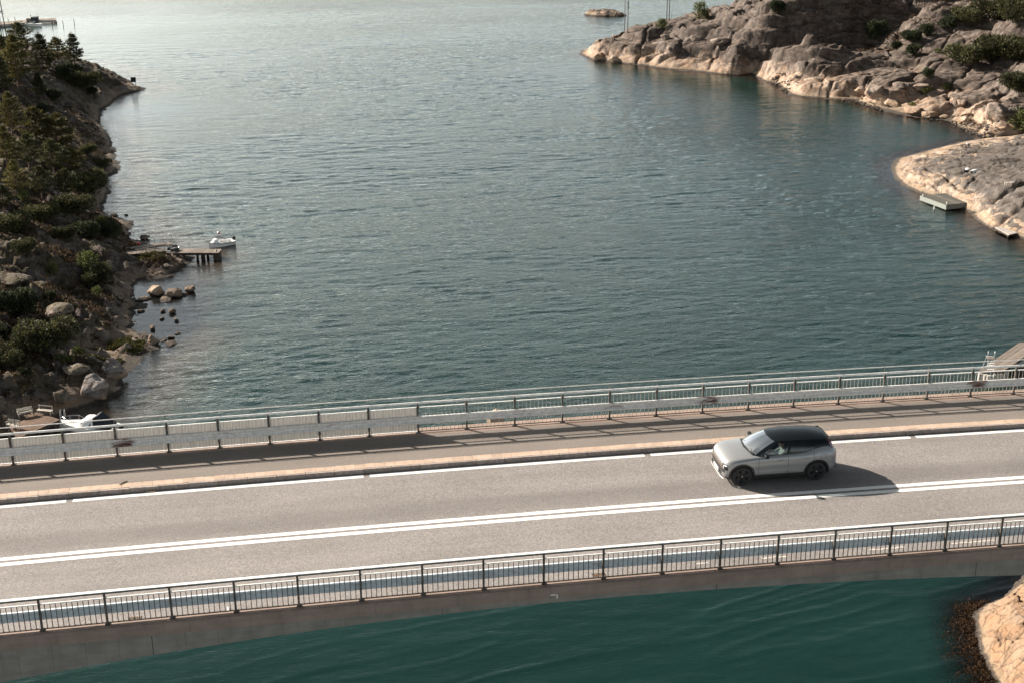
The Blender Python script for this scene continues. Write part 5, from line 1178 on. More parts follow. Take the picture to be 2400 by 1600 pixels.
for u, v, h, lab in ((123.5, 63, 1.6, 'mooring post nearest to the far jetty'), (149, 61, 1.7, 'middle one of the mooring posts right of the far jetty'), (175, 59.5, 1.8, 'rightmost mooring post beyond the far jetty'), (20, 50, 1.0, 'stub post left on the far jetty'), (36, 48.5, 1.0, 'stub post on the far jetty near the shed'), (88, 44, 1.9, 'thin pole standing on the far jetty right of the shed')):
    b_ = at(u, v, 0 if u > 100 else .8); pole_thing('mooring_post', lab, 'post', b_, b_+Vector((-.12, 0, h)), .10 if u != 88 else .03, M['pole'], group=MG)
# utility poles
UG = 'utility poles'
def upole(label, u, v, hm, du=0, arms=(), r=.13, m='pole', z=None):
    b_ = hit(u, v) if z is None else at(u, v, z); pole_thing('utility_pole', label, 'pole', b_, b_+Vector((du, 0, hm)), r, M[m], arms, UG)
upole('tall leaning pole at the top left edge', 17, 92, 10., -.55, [(.93, 1.3, .2, .06)])
upole('short pole left of the leaning pole', 4, 88, 5., -.1); upole('thin pole between the other two at the top left', 10, 90, 4.9, -.4, r=.08)
fp = at(3, 28, 7.2); t = thing('pole_frame', 'square metal platform frame between the top left poles', 'frame', fp)
MB().tube([(-.8, 0, -.5), (.6, 0, -.5), (.6, 0, .5), (-.8, 0, .5), (-.8, 0, -.5)], .05, 4).build('rim', M['black'], t); MB().box(-.3, .1, -.1, .1, -.25, .2).build('box', M['greypole'], t)
upole('pale left pole of the pair on the tip of the headland', 1463.5, 79, 12, 0, m='greypole', r=.12); upole('right pole of the pair on the headland tip with small insulators', 1471, 79, 10.5, 0, [(.62, .7, .1, .04), (.68, .7, .1, .04), (.74, .6, .1, .04)], r=.12, m='pole')
upole('left pole of the pair standing in the shrubs', 1562.5, 50, 5.7, 0, [(.97, 2.6, -.1, .07)], r=.13); upole('right pole of the pair standing in the shrubs', 1568, 50, 6.4, 0, r=.13); upole('thin short pole beside the pair in the shrubs', 1573, 48, 3.4, .2, r=.05, m='greypole')
b_ = hit(1437, 90); t = thing('marker', 'small white and red navigation marker on the headland tip', 'marker', b_)
MB().tube([(0, 0, -.2), (0, 0, 1.1)], .12, 8).build('post', M['white'], t); MB().tube([(0, 0, .5), (0, 0, .75)], .13, 8).build('band', M['red'], t)
b_ = hit(314, 203); t = thing('sign', 'dark square notice board on two legs at the tip of the left shore', 'sign', b_, -.1)
for s in (-.45, .45): MB().box(s-.04, s+.04, -.04, .04, -.3, 1.0).build('leg', M['greypole'], t)
MB().box(-.6, .6, -.05, .02, 1.003, 2.15).build('board', M['teal_shed'], t); MB().box(-.5, .5, -.065, -.052, 1.1, 2.05).build('panel', M['black'], t)
# right shore docks
cq = P2((2157, 458.7), (2218, 481), (2279.5, 474), (2219, 453), z=.95)
M['dockpaint'] = simple('greenish_dock_paint', (.19, .205, .185), .7, .12, 5, dirt=.5, dirtcol=(.15, .16, .13)); M['darkdeck'] = wood('dark_dock_boards', (.10, .095, .08))
fd = planked('floating_dock', 'pale floating dock with mooring bollards at the granite promontory', 'dock', cq, .95, M['darkdeck'], along=True, pw=.3, thick=.05)
A_ = [Vector((a, b, 0))-Vector((fd.location.x, fd.location.y, 0)) for a, b in cq]
MB().loft([[(p.x*1.01, p.y*1.01, -.052) for p in A_], [(p.x*1.01, p.y*1.01, -.80) for p in A_]], close=True, caps=True).build('pontoon', M['dockpaint'], fd, bevel=.02)
for u, v in ((2163, 460), (2219, 478)):
    pp = at(u, v, .95)-Vector(fd.location); MB().tube([pp, pp+Vector((0, 0, .3))], .09, 9).build('bollard', M['whitepaint'], fd)
pp = at(2189, 487, .3)-Vector(fd.location); MB().tube([pp+Vector((0, -.1, .25)), pp+Vector((0, -.12, -.25))], .11, 9).build('fender', M['whitepaint'], fd)
mb = at(2193, 455, .95)-Vector(fd.location); MB().tube([mb, mb+Vector((0, 0, .95)), mb+Vector((.55, 0, .98)), mb+Vector((.55, 0, 0))], .035, 6).tube([mb+Vector((1.0, .1, 0)), mb+Vector((1.0, .1, .9))], .03, 6).build('ladder_rail', M['pole'], fd)
planked('small_dock', 'small low grey dock at the right edge of the promontory', 'dock', P2((2331, 533), (2364, 551), (2384, 546), (2350, 531), z=.55), .55, M['greywood'], along=True, pw=.25, side=M['darkwood'], side_h=.25, piles=[(.1, .1), (.9, .1), (.9, .9)])
def place(u, v): return hit(u, v)
p = place(2368, 434); t = bench('x', 2368, 434, p.z, .12, 2.0, arms=False); t['label'] = 'grey bench with its back frame standing high on the smooth promontory'; t.location = p
p = place(2262, 345); t = thing('table', 'low dark table with a white box on the far edge of the promontory', 'table', p, .1)
MB().box(-.9, .9, -.35, .35, .42, .48).build('tabletop', M['darkwood'], t); [MB().box(s*.7-.05, s*.7+.05, -.25, .25, 0, .418).build('trestle', M['darkwood'], t) for s in (-1, 1)]
o = MB().box(-.2, .2, -.14, .14, .0, .25).build('box', M['whitepaint'], None, bevel=.02); o.location = p+Vector((.45, 0, .483)); tag(o, 'small white box standing on the low dark table', 'box')
p = place(2262, 403); t = thing('fish_box_pile', 'heap of dark and white gear on the middle of the promontory', 'crate', p, .3)
MB().box(-.5, .3, -.3, .3, 0, .35).build('crate', M['black'], t, bevel=.03); MB().box(.05, .55, -.35, .1, .353, .62).build('lid', M['white'], t, bevel=.02)
p = place(2284, 403); t = thing('upturned_dinghy', 'small upturned pale dinghy next to the gear heap', 'boat', p, .5)
rows = [[(x, y*w, z*(1-.3*abs(x))) for y, z in ((-1, 0), (-.8, .28), (-.3, .42), (.3, .42), (.8, .28), (1, 0))] for x, w in ((-.9, .25), (-.7, .4), (-.2, .5), (.3, .48), (.8, .3), (1.05, .05))]
MB().loft(rows).build('hull', M['whitepaint'], t, smooth=60); MB().tube([(-.8, 0, .32), (.9, 0, .34)], .03, 5).build('keel', M['greywood'], t)
# bathing jetty on the right behind the railing
cq = P2((2293, 868), (2352, 868.5), (2455, 800), (2388, 803), z=1.3)
rj = planked('bathing_jetty', 'brown plank jetty on rubble and piles at the right edge behind the railing', 'jetty', [cq[1], cq[2], cq[3], cq[0]], 1.3, M['deckwood'], along=True, pw=.17, side=M['darkwood'], side_h=.3)
for i, (u, v, r) in enumerate(((2297, 876, .22), (2303, 877, .2), (2310, 879, .24), (2317, 881, .22), (2331, 879, .2), (2345, 877, .25), (2356, 870, .3))):
    pp = at(u, v, .9)-Vector(rj.location); MB().tube([pp+Vector((0, 0, .12)), pp+Vector((0, 0, -.5)), pp+Vector((0, 0, -1.6))], r, 10, radii=[r*.95, r, r*1.02]).build('pile', M['conc'], rj, smooth=50)
p = at(2320, 866, 1.3); dt = thing('diving_tower', 'small white metal diving tower with platform and hoop rails on the bathing jetty', 'diving tower', p, -.25)
H_ = 1.25
MB().box(-.38, .38, -.05, .75, H_, H_+.05).build('platform', M['deckwood'], dt)
MB().tube([(-.4, .78, H_+.06), (.4, .78, H_+.06)], .05, 7).build('platform_edge', M['white'], dt)
for s in (-1, 1):
    MB().tube([(s*.34, -.3, 0), (s*.34, -.02, H_)], .03, 6).build('stringer', M['steel'], dt); MB().tube([(s*.36-.2, 1.1, -.1), (s*.36, .7, H_)], .03, 6).build('leg', M['steel'], dt)
    MB().tube([(s*.36, .05, H_+.05), (s*.36, .08, H_+.75), (s*.36, .2, H_+.92), (s*.36, .36, H_+.75), (s*.36, .4, H_+.05)], .022, 6).build('hoop_rail', M['steel'], dt, smooth=60)
for k in range(5): MB().box(-.33, .33, -.34+k*.05, -.18+k*.05, .16+k*.22, .19+k*.22).build('step', M['white'], dt)
for k in range(3): MB().box(-.2, .2, -1.1, -1.04, -.3-k*.3, -.26-k*.3).build('step', M['white'], dt)
# ------------------------------------------------------------------ the car (local x: nose 0 -> tail 4.23, y: near side negative)
def carpaint(name, col, coat=1.):
    m, t = nt(name); g = G(t); n = g.noise(g.obj(), 300, 1); c = g.mix(1., col, g.ramp(n, .3, .7, .96, 1.04), 'MULTIPLY')
    dust = g.ramp(g.noise(g.obj(), 2.2, 5), .3, .8, 0, .14); c = g.mix(dust, c, (.3, .27, .24))
    g.out(g.pbr(c, .38, metal=.25, coat=coat, spec=.5)); return m
M['body'] = carpaint('grey_car_paint', (.25, .258, .262)); M['gloss'] = simple('black_car_roof', (.006, .008, .010), .3, .05, 9, spec=.28)
M['trim'] = simple('black_trim', (.014, .014, .015), .55, .1, 12); M['cglass'] = glass('car_windscreen', (.55, .62, .62), alpha=.10); M['cside'] = glass('car_side_glass', (.42, .46, .46), alpha=.04); M['ctint'] = glass('car_tinted_glass', (.08, .09, .095), alpha=.03)
M['cabin'] = simple('car_interior', (.03, .03, .033), .8, .2, 9); M['rim'] = simple('black_wheel_rim', (.006, .006, .008), .5, .1, 9); M['lamp_w'] = simple('lamp_clear', (.75, .76, .78), .15, .03, 9)
M['lamp_r'] = simple('lamp_red', (.22, .05, .045), .2, .1, 9, coat=1.); M['lamp_b'] = simple('lamp_smoked', (.09, .03, .04), .15, .1, 9, coat=1.); M['skid'] = simple('silver_skid', (.33, .33, .32), .4, .06, 9, metal=.3); M['plate'] = simple('number_plate', (.78, .78, .76), .5, .04, 20); M['rust'] = simple('bronze_trim', (.16, .12, .1), .4, .1, 9, metal=.4)
CX, CY = 14.00-.76, 41.70
cz0 = dz(CX+.7); cz1 = dz(CX+3.4)
car = thing('car', 'small grey electric crossover with black roof driving left on the bridge', 'car', (CX, CY, 0)); car.location.z = cz0-(cz1-cz0)/2.65*.76; car.rotation_euler = (0, -math.atan2(cz1-cz0, 2.65), 0)
# body: stations  x, half width low, half width shoulder, z_low, z_shoulder, z_top_edge, y_top_edge, z_centre
ST = [(0.14, .50, .52, .36, .66, .74, .44, .76), (.17, .70, .70, .30, .70, .80, .58, .82), (.24, .80, .80, .25, .74, .86, .66, .885), (.36, .86, .865, .22, .80, .915, .72, .95), (.55, .885, .90, .20, .86, .955, .76, .995),
      (.80, .89, .915, .20, .89, .975, .78, 1.02), (1.05, .885, .915, .20, .905, .99, .79, 1.04), (1.30, .88, .91, .20, .91, 1.0, .795, 1.05), (1.6, .875, .905, .20, .915, 1.005, .80, 0), (2.0, .875, .90, .20, .92, 1.01, .80, 0), (2.4, .88, .905, .20, .93, 1.02, .80, 0),
      (2.8, .89, .915, .20, .94, 1.04, .80, 0), (3.1, .90, .925, .20, .955, 1.08, .80, 0), (3.35, .905, .93, .21, .97, 1.17, .79, 0), (3.6, .90, .925, .23, .98, 1.21, .765, 0), (3.85, .88, .895, .27, .98, 1.2, .72, 0), (4.02, .83, .845, .31, .96, 1.15, .66, 1.16), (4.14, .76, .76, .35, .92, 1.05, .60, 1.07), (4.20, .62, .62, .40, .84, .92, .52, .93)]
def sec(s, top):
    x, wl, ws, zl, zs, zt, yt, zc = s
    r = [(0, zl), (wl*.86, zl), (wl*.975, zl+.08), (wl*1.0, zl+.24), (wl*.985+.004, (zl+zs)/2-.02), (ws*.99, (zl+zs)/2+.1), (ws, zs-.07), (ws*.985, zs), ((ws+yt)/2, (zs+zt)/2+.025), (yt, zt)]
    if top: r += [(yt*.7, zt+(zc-zt)*.55), (yt*.35, zt+(zc-zt)*.9), (0, zc)]
    return [(x, y, z) for y, z in r]
def mirror_rows(rows): return [[(x, -y, z) for x, y, z in r] for r in rows]
mbb = MB()
front = [sec(s, True) for s in ST[:8]]; mid = [sec(s, False) for s in ST[7:17]]; rear = [sec(s, True) for s in ST[16:]]
for rows in (front, mid, rear):
    for rr in (rows, mirror_rows(rows)): mbb.loft(rr)
mbb.poly([p for p in front[0]]+[p for p in mirror_rows(front[:1])[0][::-1]][1:-1]); mbb.poly([p for p in rear[-1]]+[p for p in mirror_rows(rear[-1:])[0][::-1]][1:-1])
me = mbb.mesh('body', M['body'])
bm = bmesh.new(); bm.from_mesh(me); bmesh.ops.remove_doubles(bm, verts=bm.verts, dist=.0008); bmesh.ops.recalc_face_normals(bm, faces=bm.faces); bm.to_mesh(me); bm.free()
tmp = bpy.data.objects.new('tmp_body', me); COL.objects.link(tmp); sb = tmp.modifiers.new('s', 'SUBSURF'); sb.levels = 2; sb.render_levels = 2
# wheel openings: drop the faces inside the arches, then the liner closes them
bpy.context.view_layer.update(); dg = bpy.context.evaluated_depsgraph_get(); sm = bpy.data.meshes.new_from_object(tmp.evaluated_get(dg)); bpy.data.objects.remove(tmp)
WX = (.76, 3.41); WR = .345; AR = .405
bm = bmesh.new(); bm.from_mesh(sm)
for _ in range(1): bmesh.ops.subdivide_edges(bm, edges=[e for e in bm.edges if any(abs((e.verts[0].co.x+e.verts[1].co.x)/2-wx) < .5 for wx in WX) and (e.verts[0].co.z+e.verts[1].co.z)/2 < .85], cuts=2, use_grid_fill=True)
for wx in WX:
    bmesh.ops.delete(bm, geom=[f for f in bm.faces if (f.calc_center_median().x-wx)**2+(f.calc_center_median().z-.345)**2 < (AR-.005)**2 and abs(f.calc_center_median().y) > .5], context='FACES')
    bmesh.ops.delete(bm, geom=[f for f in bm.faces if abs(f.calc_center_median().x-wx) < AR-.01 and f.calc_center_median().z < .345], context='FACES')
bm.to_mesh(sm); bm.free(); sm.polygons.foreach_set('use_smooth', [True]*len(sm.polygons))
body = link(bpy.data.objects.new('body', sm), car)
def ywid(x, z):
    xs = [s[0] for s in ST]; i = max(0, min(len(xs)-2, int(np.searchsorted(xs, x))-1)); f = (x-xs[i])/(xs[i+1]-xs[i]); a, b = sec(ST[i], False), sec(ST[i+1], False)
    P_ = [(a[k][1]*(1-f)+b[k][1]*f, a[k][2]*(1-f)+b[k][2]*f) for k in range(2, 10)]
    for (y0, z0), (y1, z1) in zip(P_, P_[1:]):
        if z0 <= z <= z1: return y0+(y1-y0)*(z-z0)/(z1-z0+1e-9)
    return P_[-1][0] if z > P_[-1][1] else P_[0][0]
def side_patch(x0, x1, z0, z1, off, name, m, side=-1, nx=8, nz=3, parent=car):
    mb = MB(); mb.loft([[(x0+(x1-x0)*i/nx, side*(ywid(x0+(x1-x0)*i/nx, z0+(z1-z0)*j/nz)+off), z0+(z1-z0)*j/nz) for i in range(nx+1)] for j in range(nz+1)]); return mb.build(name, m, parent, smooth=60)
for side in (-1, 1):
    for wx in WX:                 # arch cladding + dark liner
        mb = MB(); inn, out, edge = [], [], []
        for k in range(25):
            a = math.pi*(-.08+1.16*k/24); c, s_ = math.cos(a), math.sin(a)
            for lst, rr, o_ in ((inn, AR-.012, .0), (out, AR+.055, .012), (edge, AR+.06, -.02)):
                x, z = wx+rr*c, .345+rr*s_; z = max(z, .2); lst.append((x, side*(ywid(max(.05, min(4.18, x)), z)+o_), z))
        lin = [(x, side*.55, z) for x, y, z in inn]; mb.loft([lin, inn, out, edge]); mb.build('wheel_arch', M['trim'], car, smooth=50)
    mb = MB(); rows = [[(x, side*(ywid(x, .22)-.02), .16), (x, side*(ywid(x, .22)+.018), .20), (x, side*(ywid(x, .34)+.012), .345), (x, side*(ywid(x, .36)-.01), .36)] for x in [1.20+1.75*i/10 for i in range(11)]]; mb.loft(rows); mb.build('side_sill', M['trim'], car, smooth=50)
    for x in (1.32, 2.36, 3.27):  # door gaps
        z1 = 1.0 if x < 3 else 1.1; MB().loft([[(x+(.10*(1-(z-.36)/.7)**2 if x > 3 else 0), side*(ywid(x, z)+.003), z), (x+.012+(.10*(1-(z-.36)/.7)**2 if x > 3 else 0), side*(ywid(x, z)+.003), z)] for z in [.37+(z1-.40)*i/10 for i in range(11)]]).build('door_gap', M['trim'], car)
    for x in (2.08, 3.02):
        z = .845+(.03 if x > 3 else 0); d_ = MB(); y = side*(ywid(x, z)+.008); d_.box(x-.10, x+.10, min(y, y+side*.02), max(y, y+side*.02), z-.014, z+.014); d_.build('door_handle', M['body'], car, bevel=.008)
    side_patch(1.36, 3.05, .545, .56, .002, 'door_crease', M['trim'] if 0 else M['body'], side)
    # mirror
    mb = MB(); mb.box(1.50, 1.64, side*.93-.10 if side > 0 else -1.05, side*.93+.12 if side > 0 else -.87, 1.0, 1.13); mr = mb.build('mirror', M['gloss'], car, bevel=.045); MB().tube([(1.58, side*.84, .99), (1.57, side*.93, 1.03)], .025, 6).build('mirror_arm', M['trim'], mr)
# charging flap outline on the near side
z0, z1, x0, x1 = .83, .98, 3.52, 3.72
MB().tube([(x0, -(ywid(x0, z0)+.002), z0), (x1, -(ywid(x1, z0)+.002), z0), (x1, -(ywid(x1, z1)+.002), z1), (x0, -(ywid(x0, z1)+.002), z1), (x0, -(ywid(x0, z0)+.002), z0)], .004, 4).build('charging_flap', M['trim'], car)
# greenhouse
B_ = [(1.06, 0, 1.055), (1.10, .42, 1.045), (1.22, .70, 1.015), (1.36, .795, 1.005), (2.28, .80, 1.018), (2.40, .80, 1.02), (3.02, .80, 1.065), (3.40, .785, 1.19), (3.90, .715, 1.20), (4.03, .60, 1.15), (4.05, 0, 1.16)]
R_2 = [(1.86, 0, 1.475), (1.90, .34, 1.465), (1.99, .53, 1.435), (2.10, .575, 1.425), (2.48, .605, 1.445), (2.58, .605, 1.445), (3.22, .60, 1.43), (3.42, .59, 1.42), (3.78, .54, 1.385), (3.90, .44, 1.39), (3.95, 0, 1.41)]
S_ = [(1.86, 1.475), (1.93, 1.487), (2.06, 1.505), (2.2, 1.52), (2.5, 1.543), (2.6, 1.548), (3.2, 1.535), (3.4, 1.52), (3.75, 1.465), (3.88, 1.43), (3.95, 1.41)]
def gh(i, t, side):
    i0 = int(min(i, len(B_)-2)); f = i-i0; b = [B_[i0][k]*(1-f)+B_[i0+1][k]*f for k in range(3)]; r = [R_2[i0][k]*(1-f)+R_2[i0+1][k]*f for k in range(3)]
    p = [b[k]*(1-t)+r[k]*t for k in range(3)]; bul = .035*math.sin(math.pi*t); n = (0, 1, .35) if 2.2 < i < 8.5 else ((-.6, .2, .6) if i <= 2.2 else (.6, .2, .5))
    return (p[0]+n[0]*bul, side*(p[1]+n[1]*bul), p[2]+n[2]*bul)
def ghpatch(i0, i1, t0, t1, name, m, side, ni=6, nt_=4, off=0.):
    mb = MB(); mb.loft([[gh(i0+(i1-i0)*a/ni, t0+(t1-t0)*b/nt_, side) for a in range(ni+1)] for b in range(nt_+1)]); return mb
for side in (-1, 1):
    sh_ = MB()
    for (i0, i1, t0, t1) in ((0, 2, 0, .05), (0, 2, .95, 1), (2, 3.0, 0, 1), (3.0, 4., 0, .05), (3.0, 4., .90, 1), (4., 5., 0, 1), (5, 6.8, 0, .05), (5, 6.8, .88, 1), (6.8, 9, 0, 1), (9, 10, 0, .12), (9, 10, .88, 1)):
        k = ghpatch(i0, i1, t0, t1, '', None, side, 6 if i1-i0 > 1.5 else 4, 4); n = len(sh_.v); sh_.v += k.v; sh_.f += [tuple(a+n for a in f) for f in k.f]
    sh_.build('pillars', M['gloss'], car, smooth=60, fix=False)
    ghpatch(3., 4., .05, .90, '', None, side).build('side_window', M['cside'], car, smooth=60, fix=False); ghpatch(5., 6.8, .05, .88, '', None, side).build('side_window', M['ctint'], car, smooth=60, fix=False)
ws = MB()
rows = [[gh(2-2*a/6, .05+.9*b/5, -1) for a in range(6)]+[gh(2*a/6, .05+.9*b/5, 1) for a in range(7)] for b in range(6)]; ws.loft(rows).build('windscreen', M['cglass'], car, smooth=70, fix=False)
MB().loft([[gh(9+a/4, .12+.76*b/4, -1) for a in range(4)]+[gh(10-a/4, .12+.76*b/4, 1) for a in range(5)] for b in range(5)]).build('rear_window', M['ctint'], car, smooth=60, fix=False)
rr_ = []
for i in range(11):
    (rx, ry, rz_), (sx, sz) = R_2[i], S_[i]; row = []
    for k in range(-6, 7):
        f = abs(k)/6; y = math.copysign(ry*f, k); z = sz+(rz_-sz)*f**2.2; row.append((sx+(rx-sx)*f**2, y, z+.002))
    rr_.append(row)
MB().loft(rr_).build('roof', M['gloss'], car, smooth=70)
MB().box(3.78, 3.965, -.40, .40, 1.372, 1.395).build('spoiler', M['gloss'], car, bevel=.012)
MB().loft([[(1.02+abs(y)*.16, y, 1.058-abs(y)*.03) for y in (-.66, -.4, 0, .4, .66)], [(1.13+abs(y)*.16, y, 1.075-abs(y)*.03) for y in (-.66, -.4, 0, .4, .66)]]).build('cowl', M['trim'], car)
for y0, y1 in ((-.60, .0), (-.02, .55)): MB().tube([(1.12, y0, 1.085), (1.16+.05, (y0+y1)/2, 1.12), (1.14, y1, 1.105)], .010, 5).build('wiper', M['trim'], car)
# interior
MB().box(1.35, 3.9, -.74, .74, .30, .42).build('cabin_floor', M['cabin'], car)
MB().loft([[(1.20, y, .98) for y in (-.72, 0, .72)], [(1.62, y, 1.00) for y in (-.74, 0, .74)], [(1.72, y, .9) for y in (-.74, 0, .74)], [(1.70, y, .45) for y in (-.74, 0, .74)]]).build('dashboard', M['cabin'], car)
for x, y in ((2.25, -.36), (2.25, .36), (3.05, -.4), (3.05, .4), (3.05, 0)):
    s_ = MB(); s_.box(x-.28, x+.24, y-.24, y+.24, .42, .60); s_.loft([[(x+.18, y-.23, .58), (x+.18, y+.23, .58), (x+.30, y+.23, .58), (x+.30, y-.23, .58)], [(x+.34, y-.21, 1.08), (x+.34, y+.21, 1.08), (x+.43, y+.21, 1.08), (x+.43, y-.21, 1.08)]], close=True, caps=True); st_ = s_.build('seat', M['cabin'], car, bevel=.04)
    MB().box(x+.36, x+.44, y-.12, y+.12, 1.10, 1.24).build('headrest', M['cabin'], st_, bevel=.03)
MB().box(3.5, 3.95, -.68, .68, .42, 1.05).build('parcel_shelf', M['cabin'], car)
mb = MB(); mb.tube([(1.86+.07*math.sin(a*.2618*1.0)*0-.06*math.sin(a*math.pi/10), -.36+.17*math.cos(a*math.pi/10), .93+.16*math.sin(a*math.pi/10)) for a in range(21)], .016, 6).build('steering_wheel', M['trim'], car)
MB().box(1.90, 1.93, -.11, .11, 1.34, 1.41).build('rear_view_mirror', M['lamp_w'], car, bevel=.01)
# nose
def nose(x, z, o=.0):   # front surface: x of the nose at height z for a given y, found from the stations
    return x
def face(y, z, off=.012):
    # march from the front until inside the body outline
    for i in range(200):
        x = -.02+i*.004
        if x > ST[0][0] and abs(y) <= ywid(x, z): return x-off
    return .5
def nosepatch(ys, z0f, z1f, name, m, off=.012, nz=3):
    mb = MB(); mb.loft([[(face(y, z0f(y)+(z1f(y)-z0f(y))*j/nz, off), y, z0f(y)+(z1f(y)-z0f(y))*j/nz) for y in ys] for j in range(nz+1)]); return mb.build(name, m, car, smooth=50)
ys = [-.70+1.40*i/20 for i in range(21)]
nosepatch(ys, lambda y: .44, lambda y: .66+.0*y, 'grille_panel', M['rust'], .010); nosepatch([y*.98 for y in ys], lambda y: .455, lambda y: .56, 'lower_grille', M['trim'], .014)
nosepatch([-.50+1.0*i/14 for i in range(15)], lambda y: .27, lambda y: .415, 'bumper_insert', M['trim'], .012)
MB().tube([(face(y, .27, .035), y, .235) for y in [-.74+1.48*i/20 for i in range(21)]], .022, 8).build('skid_plate', M['skid'], car, smooth=60)
MB().tube([(face(y, .30, .02), y, .29) for y in [-.78+1.56*i/20 for i in range(21)]], .022, 8).build('bumper_lip', M['trim'], car, smooth=60)
px0 = face(0, .36, .05); pl = MB().box(px0, px0+.012, -.26, .26, .325, .435).build('number_plate', M['plate'], car)
for k, y in enumerate((-.19, -.12, -.05, .05, .12, .19)): MB().box(px0-.003, px0-.001, y-.018, y+.018, .350, .41).build('plate_mark', M['trim'], pl)
for side in (-1, 1):
    lp = MB(); x = face(side*.70, .68, .02); lp.box(x-.01, x+.03, min(side*.64, side*.67), max(side*.64, side*.67), .585, .70)
    hl = lp.build('headlight', M['lamp_w'], car, bevel=.006)
    MB().loft([[(face(side*y, .70, .016), side*y, .70), (face(side*y, .74, .016), side*y, .735)] for y in (.66, .70, .74, .78, .80)]).build('light_arm', M['lamp_w'], hl)
    nosepatch([side*(.55+.26*i/6) for i in range(7)], lambda y: .56, lambda y: .76, 'light_housing', M['trim'], .008)
    # tail lamps
    MB().loft([[(4.02, side*.70, 1.12), (3.93, side*.745, 1.13)], [(3.97, side*.60, 1.30), (3.86, side*.66, 1.31)], [(3.93, side*.55, 1.39), (3.80, side*.57, 1.39)]]).build('upper_tail_lamp', M['lamp_b'], car)
    MB().loft([[(4.16, side*.66, .83), (4.02, side*(ywid(4.02, .83)+.012), .83)], [(4.14, side*.66, 1.0), (4.0, side*(ywid(4.0, 1.0)+.012), 1.0)]]).loft([[(4.215, side*.45, .84), (4.165, side*.68, .84)], [(4.18, side*.45, .98), (4.15, side*.67, .98)]]).build('lower_tail_lamp', M['lamp_r'], car)
MB().box(4.16, 4.225, -.60, .60, .30, .50).build('rear_bumper', M['trim'], car, bevel=.03)
# wheels
tyre = MB().lathe([(.235, -.10), (.30, -.105), (.338, -.09), (.347, -.06), (.347, .06), (.338, .09), (.30, .105), (.235, .10)], 40, 'y').mesh('tyre', M['tyre'], 40)
disc = MB().lathe([(.0, -.055), (.05, -.06), (.05, -.035), (.21, -.02), (.235, -.075), (.245, -.10)], 40, 'y')
for k in range(5):
    a = 2*math.pi*k/5+.5; R3 = Matrix.Rotation(a, 4, 'Y'); disc.box(.02, .232, -.085, -.045, -.052, .052, R3); disc.box(.12, .235, -.095, -.05, -.085, -.045, R3); disc.box(.12, .235, -.095, -.05, .045, .085, R3)
rim = disc.mesh('rim', M['rim'], 30); cap = MB().lathe([(0, -.098), (.028, -.096), (.03, -.08)], 14, 'y').mesh('hub_cap', M['skid'])
for side in (-1, 1):
    for wx in WX:
        w = bpy.data.objects.new('wheel', tyre); link(w, car); w.location = (wx, side*.80, .347); w.rotation_euler = (0, rnd.uniform(0, 1), 0 if side < 0 else math.pi)
        inst('rim', rim, w); inst('hub_cap', cap, w)
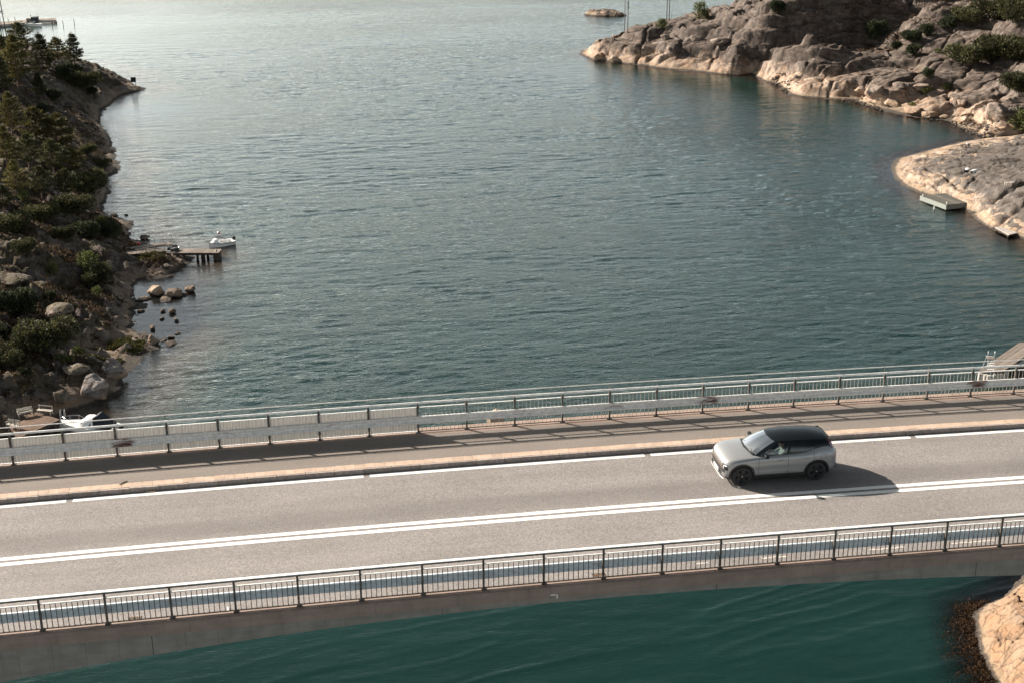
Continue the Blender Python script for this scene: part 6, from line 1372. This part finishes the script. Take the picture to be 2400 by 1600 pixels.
# driver
def person_mesh():
    J = {'pel': (0, 0, 0, .15), 'waist': (.05, 0, .18, .135), 'chest': (.09, 0, .38, .155), 'neck0': (.07, 0, .53, .07), 'neck': (.05, 0, .60, .052), 'h1': (.03, 0, .67, .075), 'h2': (.03, 0, .745, .092), 'h3': (.045, 0, .81, .07),
         'sl': (.08, -.17, .49, .065), 'el': (-.13, -.24, .33, .046), 'wl': (-.36, -.15, .42, .032), 'sr': (.08, .17, .49, .065), 'er': (-.13, .24, .33, .046), 'wr': (-.36, .13, .42, .032),
         'hl': (-.05, -.10, -.0, .10), 'kl': (-.42, -.13, .06, .07), 'al': (-.60, -.12, -.28, .045), 'fl': (-.76, -.12, -.30, .04), 'hr': (-.05, .10, -.0, .10), 'kr': (-.42, .13, .06, .07), 'ar': (-.64, .12, -.28, .045), 'fr': (-.80, .12, -.30, .04)}
    E_ = [('pel', 'waist'), ('waist', 'chest'), ('chest', 'neck0'), ('neck0', 'neck'), ('neck', 'h1'), ('h1', 'h2'), ('h2', 'h3'), ('chest', 'sl'), ('sl', 'el'), ('el', 'wl'), ('chest', 'sr'), ('sr', 'er'), ('er', 'wr'), ('pel', 'hl'), ('hl', 'kl'), ('kl', 'al'), ('al', 'fl'), ('pel', 'hr'), ('hr', 'kr'), ('kr', 'ar'), ('ar', 'fr')]
    for s, y in (('l', -1), ('r', 1)):
        wx_, wy_, wz_ = J['w'+s][:3]
        for f in range(4):
            a = ('f%s%d' % (s, f)); J[a+'a'] = (wx_-.06, wy_+y*(-.02+.013*f)*-1, wz_+.03-.012*f, .012); J[a+'b'] = (wx_-.095-.004*f, wy_-y*.01, wz_+.012-.014*f, .010); J[a+'c'] = (wx_-.07, wy_-y*.03, wz_-.004-.012*f, .009); E_ += [('w'+s, a+'a'), (a+'a', a+'b'), (a+'b', a+'c')]
        J['t'+s] = (wx_-.035, wy_-y*.035, wz_+.045, .012); E_ += [('w'+s, 't'+s)]
    K_ = list(J); me = bpy.data.meshes.new('person'); me.from_pydata([J[k][:3] for k in K_], [(K_.index(a), K_.index(b)) for a, b in E_], [])
    o = bpy.data.objects.new('tmp_person', me); COL.objects.link(o); sk = o.modifiers.new('skin', 'SKIN'); sk.use_smooth_shade = True
    for v, k in zip(me.skin_vertices[0].data, K_): v.radius = (J[k][3], J[k][3])
    me.skin_vertices[0].data[0].use_root = True
    o.modifiers.new('s', 'SUBSURF').levels = 1; bpy.context.view_layer.update(); dg = bpy.context.evaluated_depsgraph_get(); r = bpy.data.meshes.new_from_object(o.evaluated_get(dg)); bpy.data.objects.remove(o); return r
M['skin'] = simple('skin', (.45, .28, .2), .6, .08, 9); M['shirt'] = simple('pale_shirt', (.30, .33, .30), .85, .15, 7); M['trousers'] = simple('dark_trousers', (.03, .035, .05), .9, .15, 7); M['hair'] = simple('brown_hair', (.09, .05, .03), .8, .3, 20)
pm_ = person_mesh(); pm_.materials.clear()
for k in ('skin', 'shirt', 'trousers'): pm_.materials.append(M[k])
for f in pm_.polygons:
    c = f.center; f.material_index = 0 if (c.z > .555 or c.x < -.34 and c.z > .3) else (2 if c.z < .10 else 1); f.use_smooth = True
per = link(bpy.data.objects.new('person', pm_)); per.location = Vector(car.location)+Vector((2.28, -.36, .50)); tag(per, 'driver in a pale shirt holding the steering wheel of the grey car', 'person')
hd = MB(); hd.lathe([(0, .10), (.055, .092), (.088, .06), (.098, .01), (.094, -.03), (.08, -.05)], 16, 'z', (.05, 0, .765)); hd.build('hair', M['hair'], per, smooth=60)
MB().lathe([(0, -.03), (.012, -.015), (.0, .02)], 6, 'z', (-.062, 0, .735)).build('nose', M['skin'], per)
for s in (-1, 1): MB().box(-.060, -.050, s*.032-.008, s*.032+.008, .756, .766).build('eye', M['trim'], per); MB().box(.02, .05, s*.094-.008, s*.094+.008, .72, .77).build('ear', M['skin'], per)
MB().box(-.058, -.052, -.022, .022, .692, .699).build('mouth', M['lamp_r'], per)
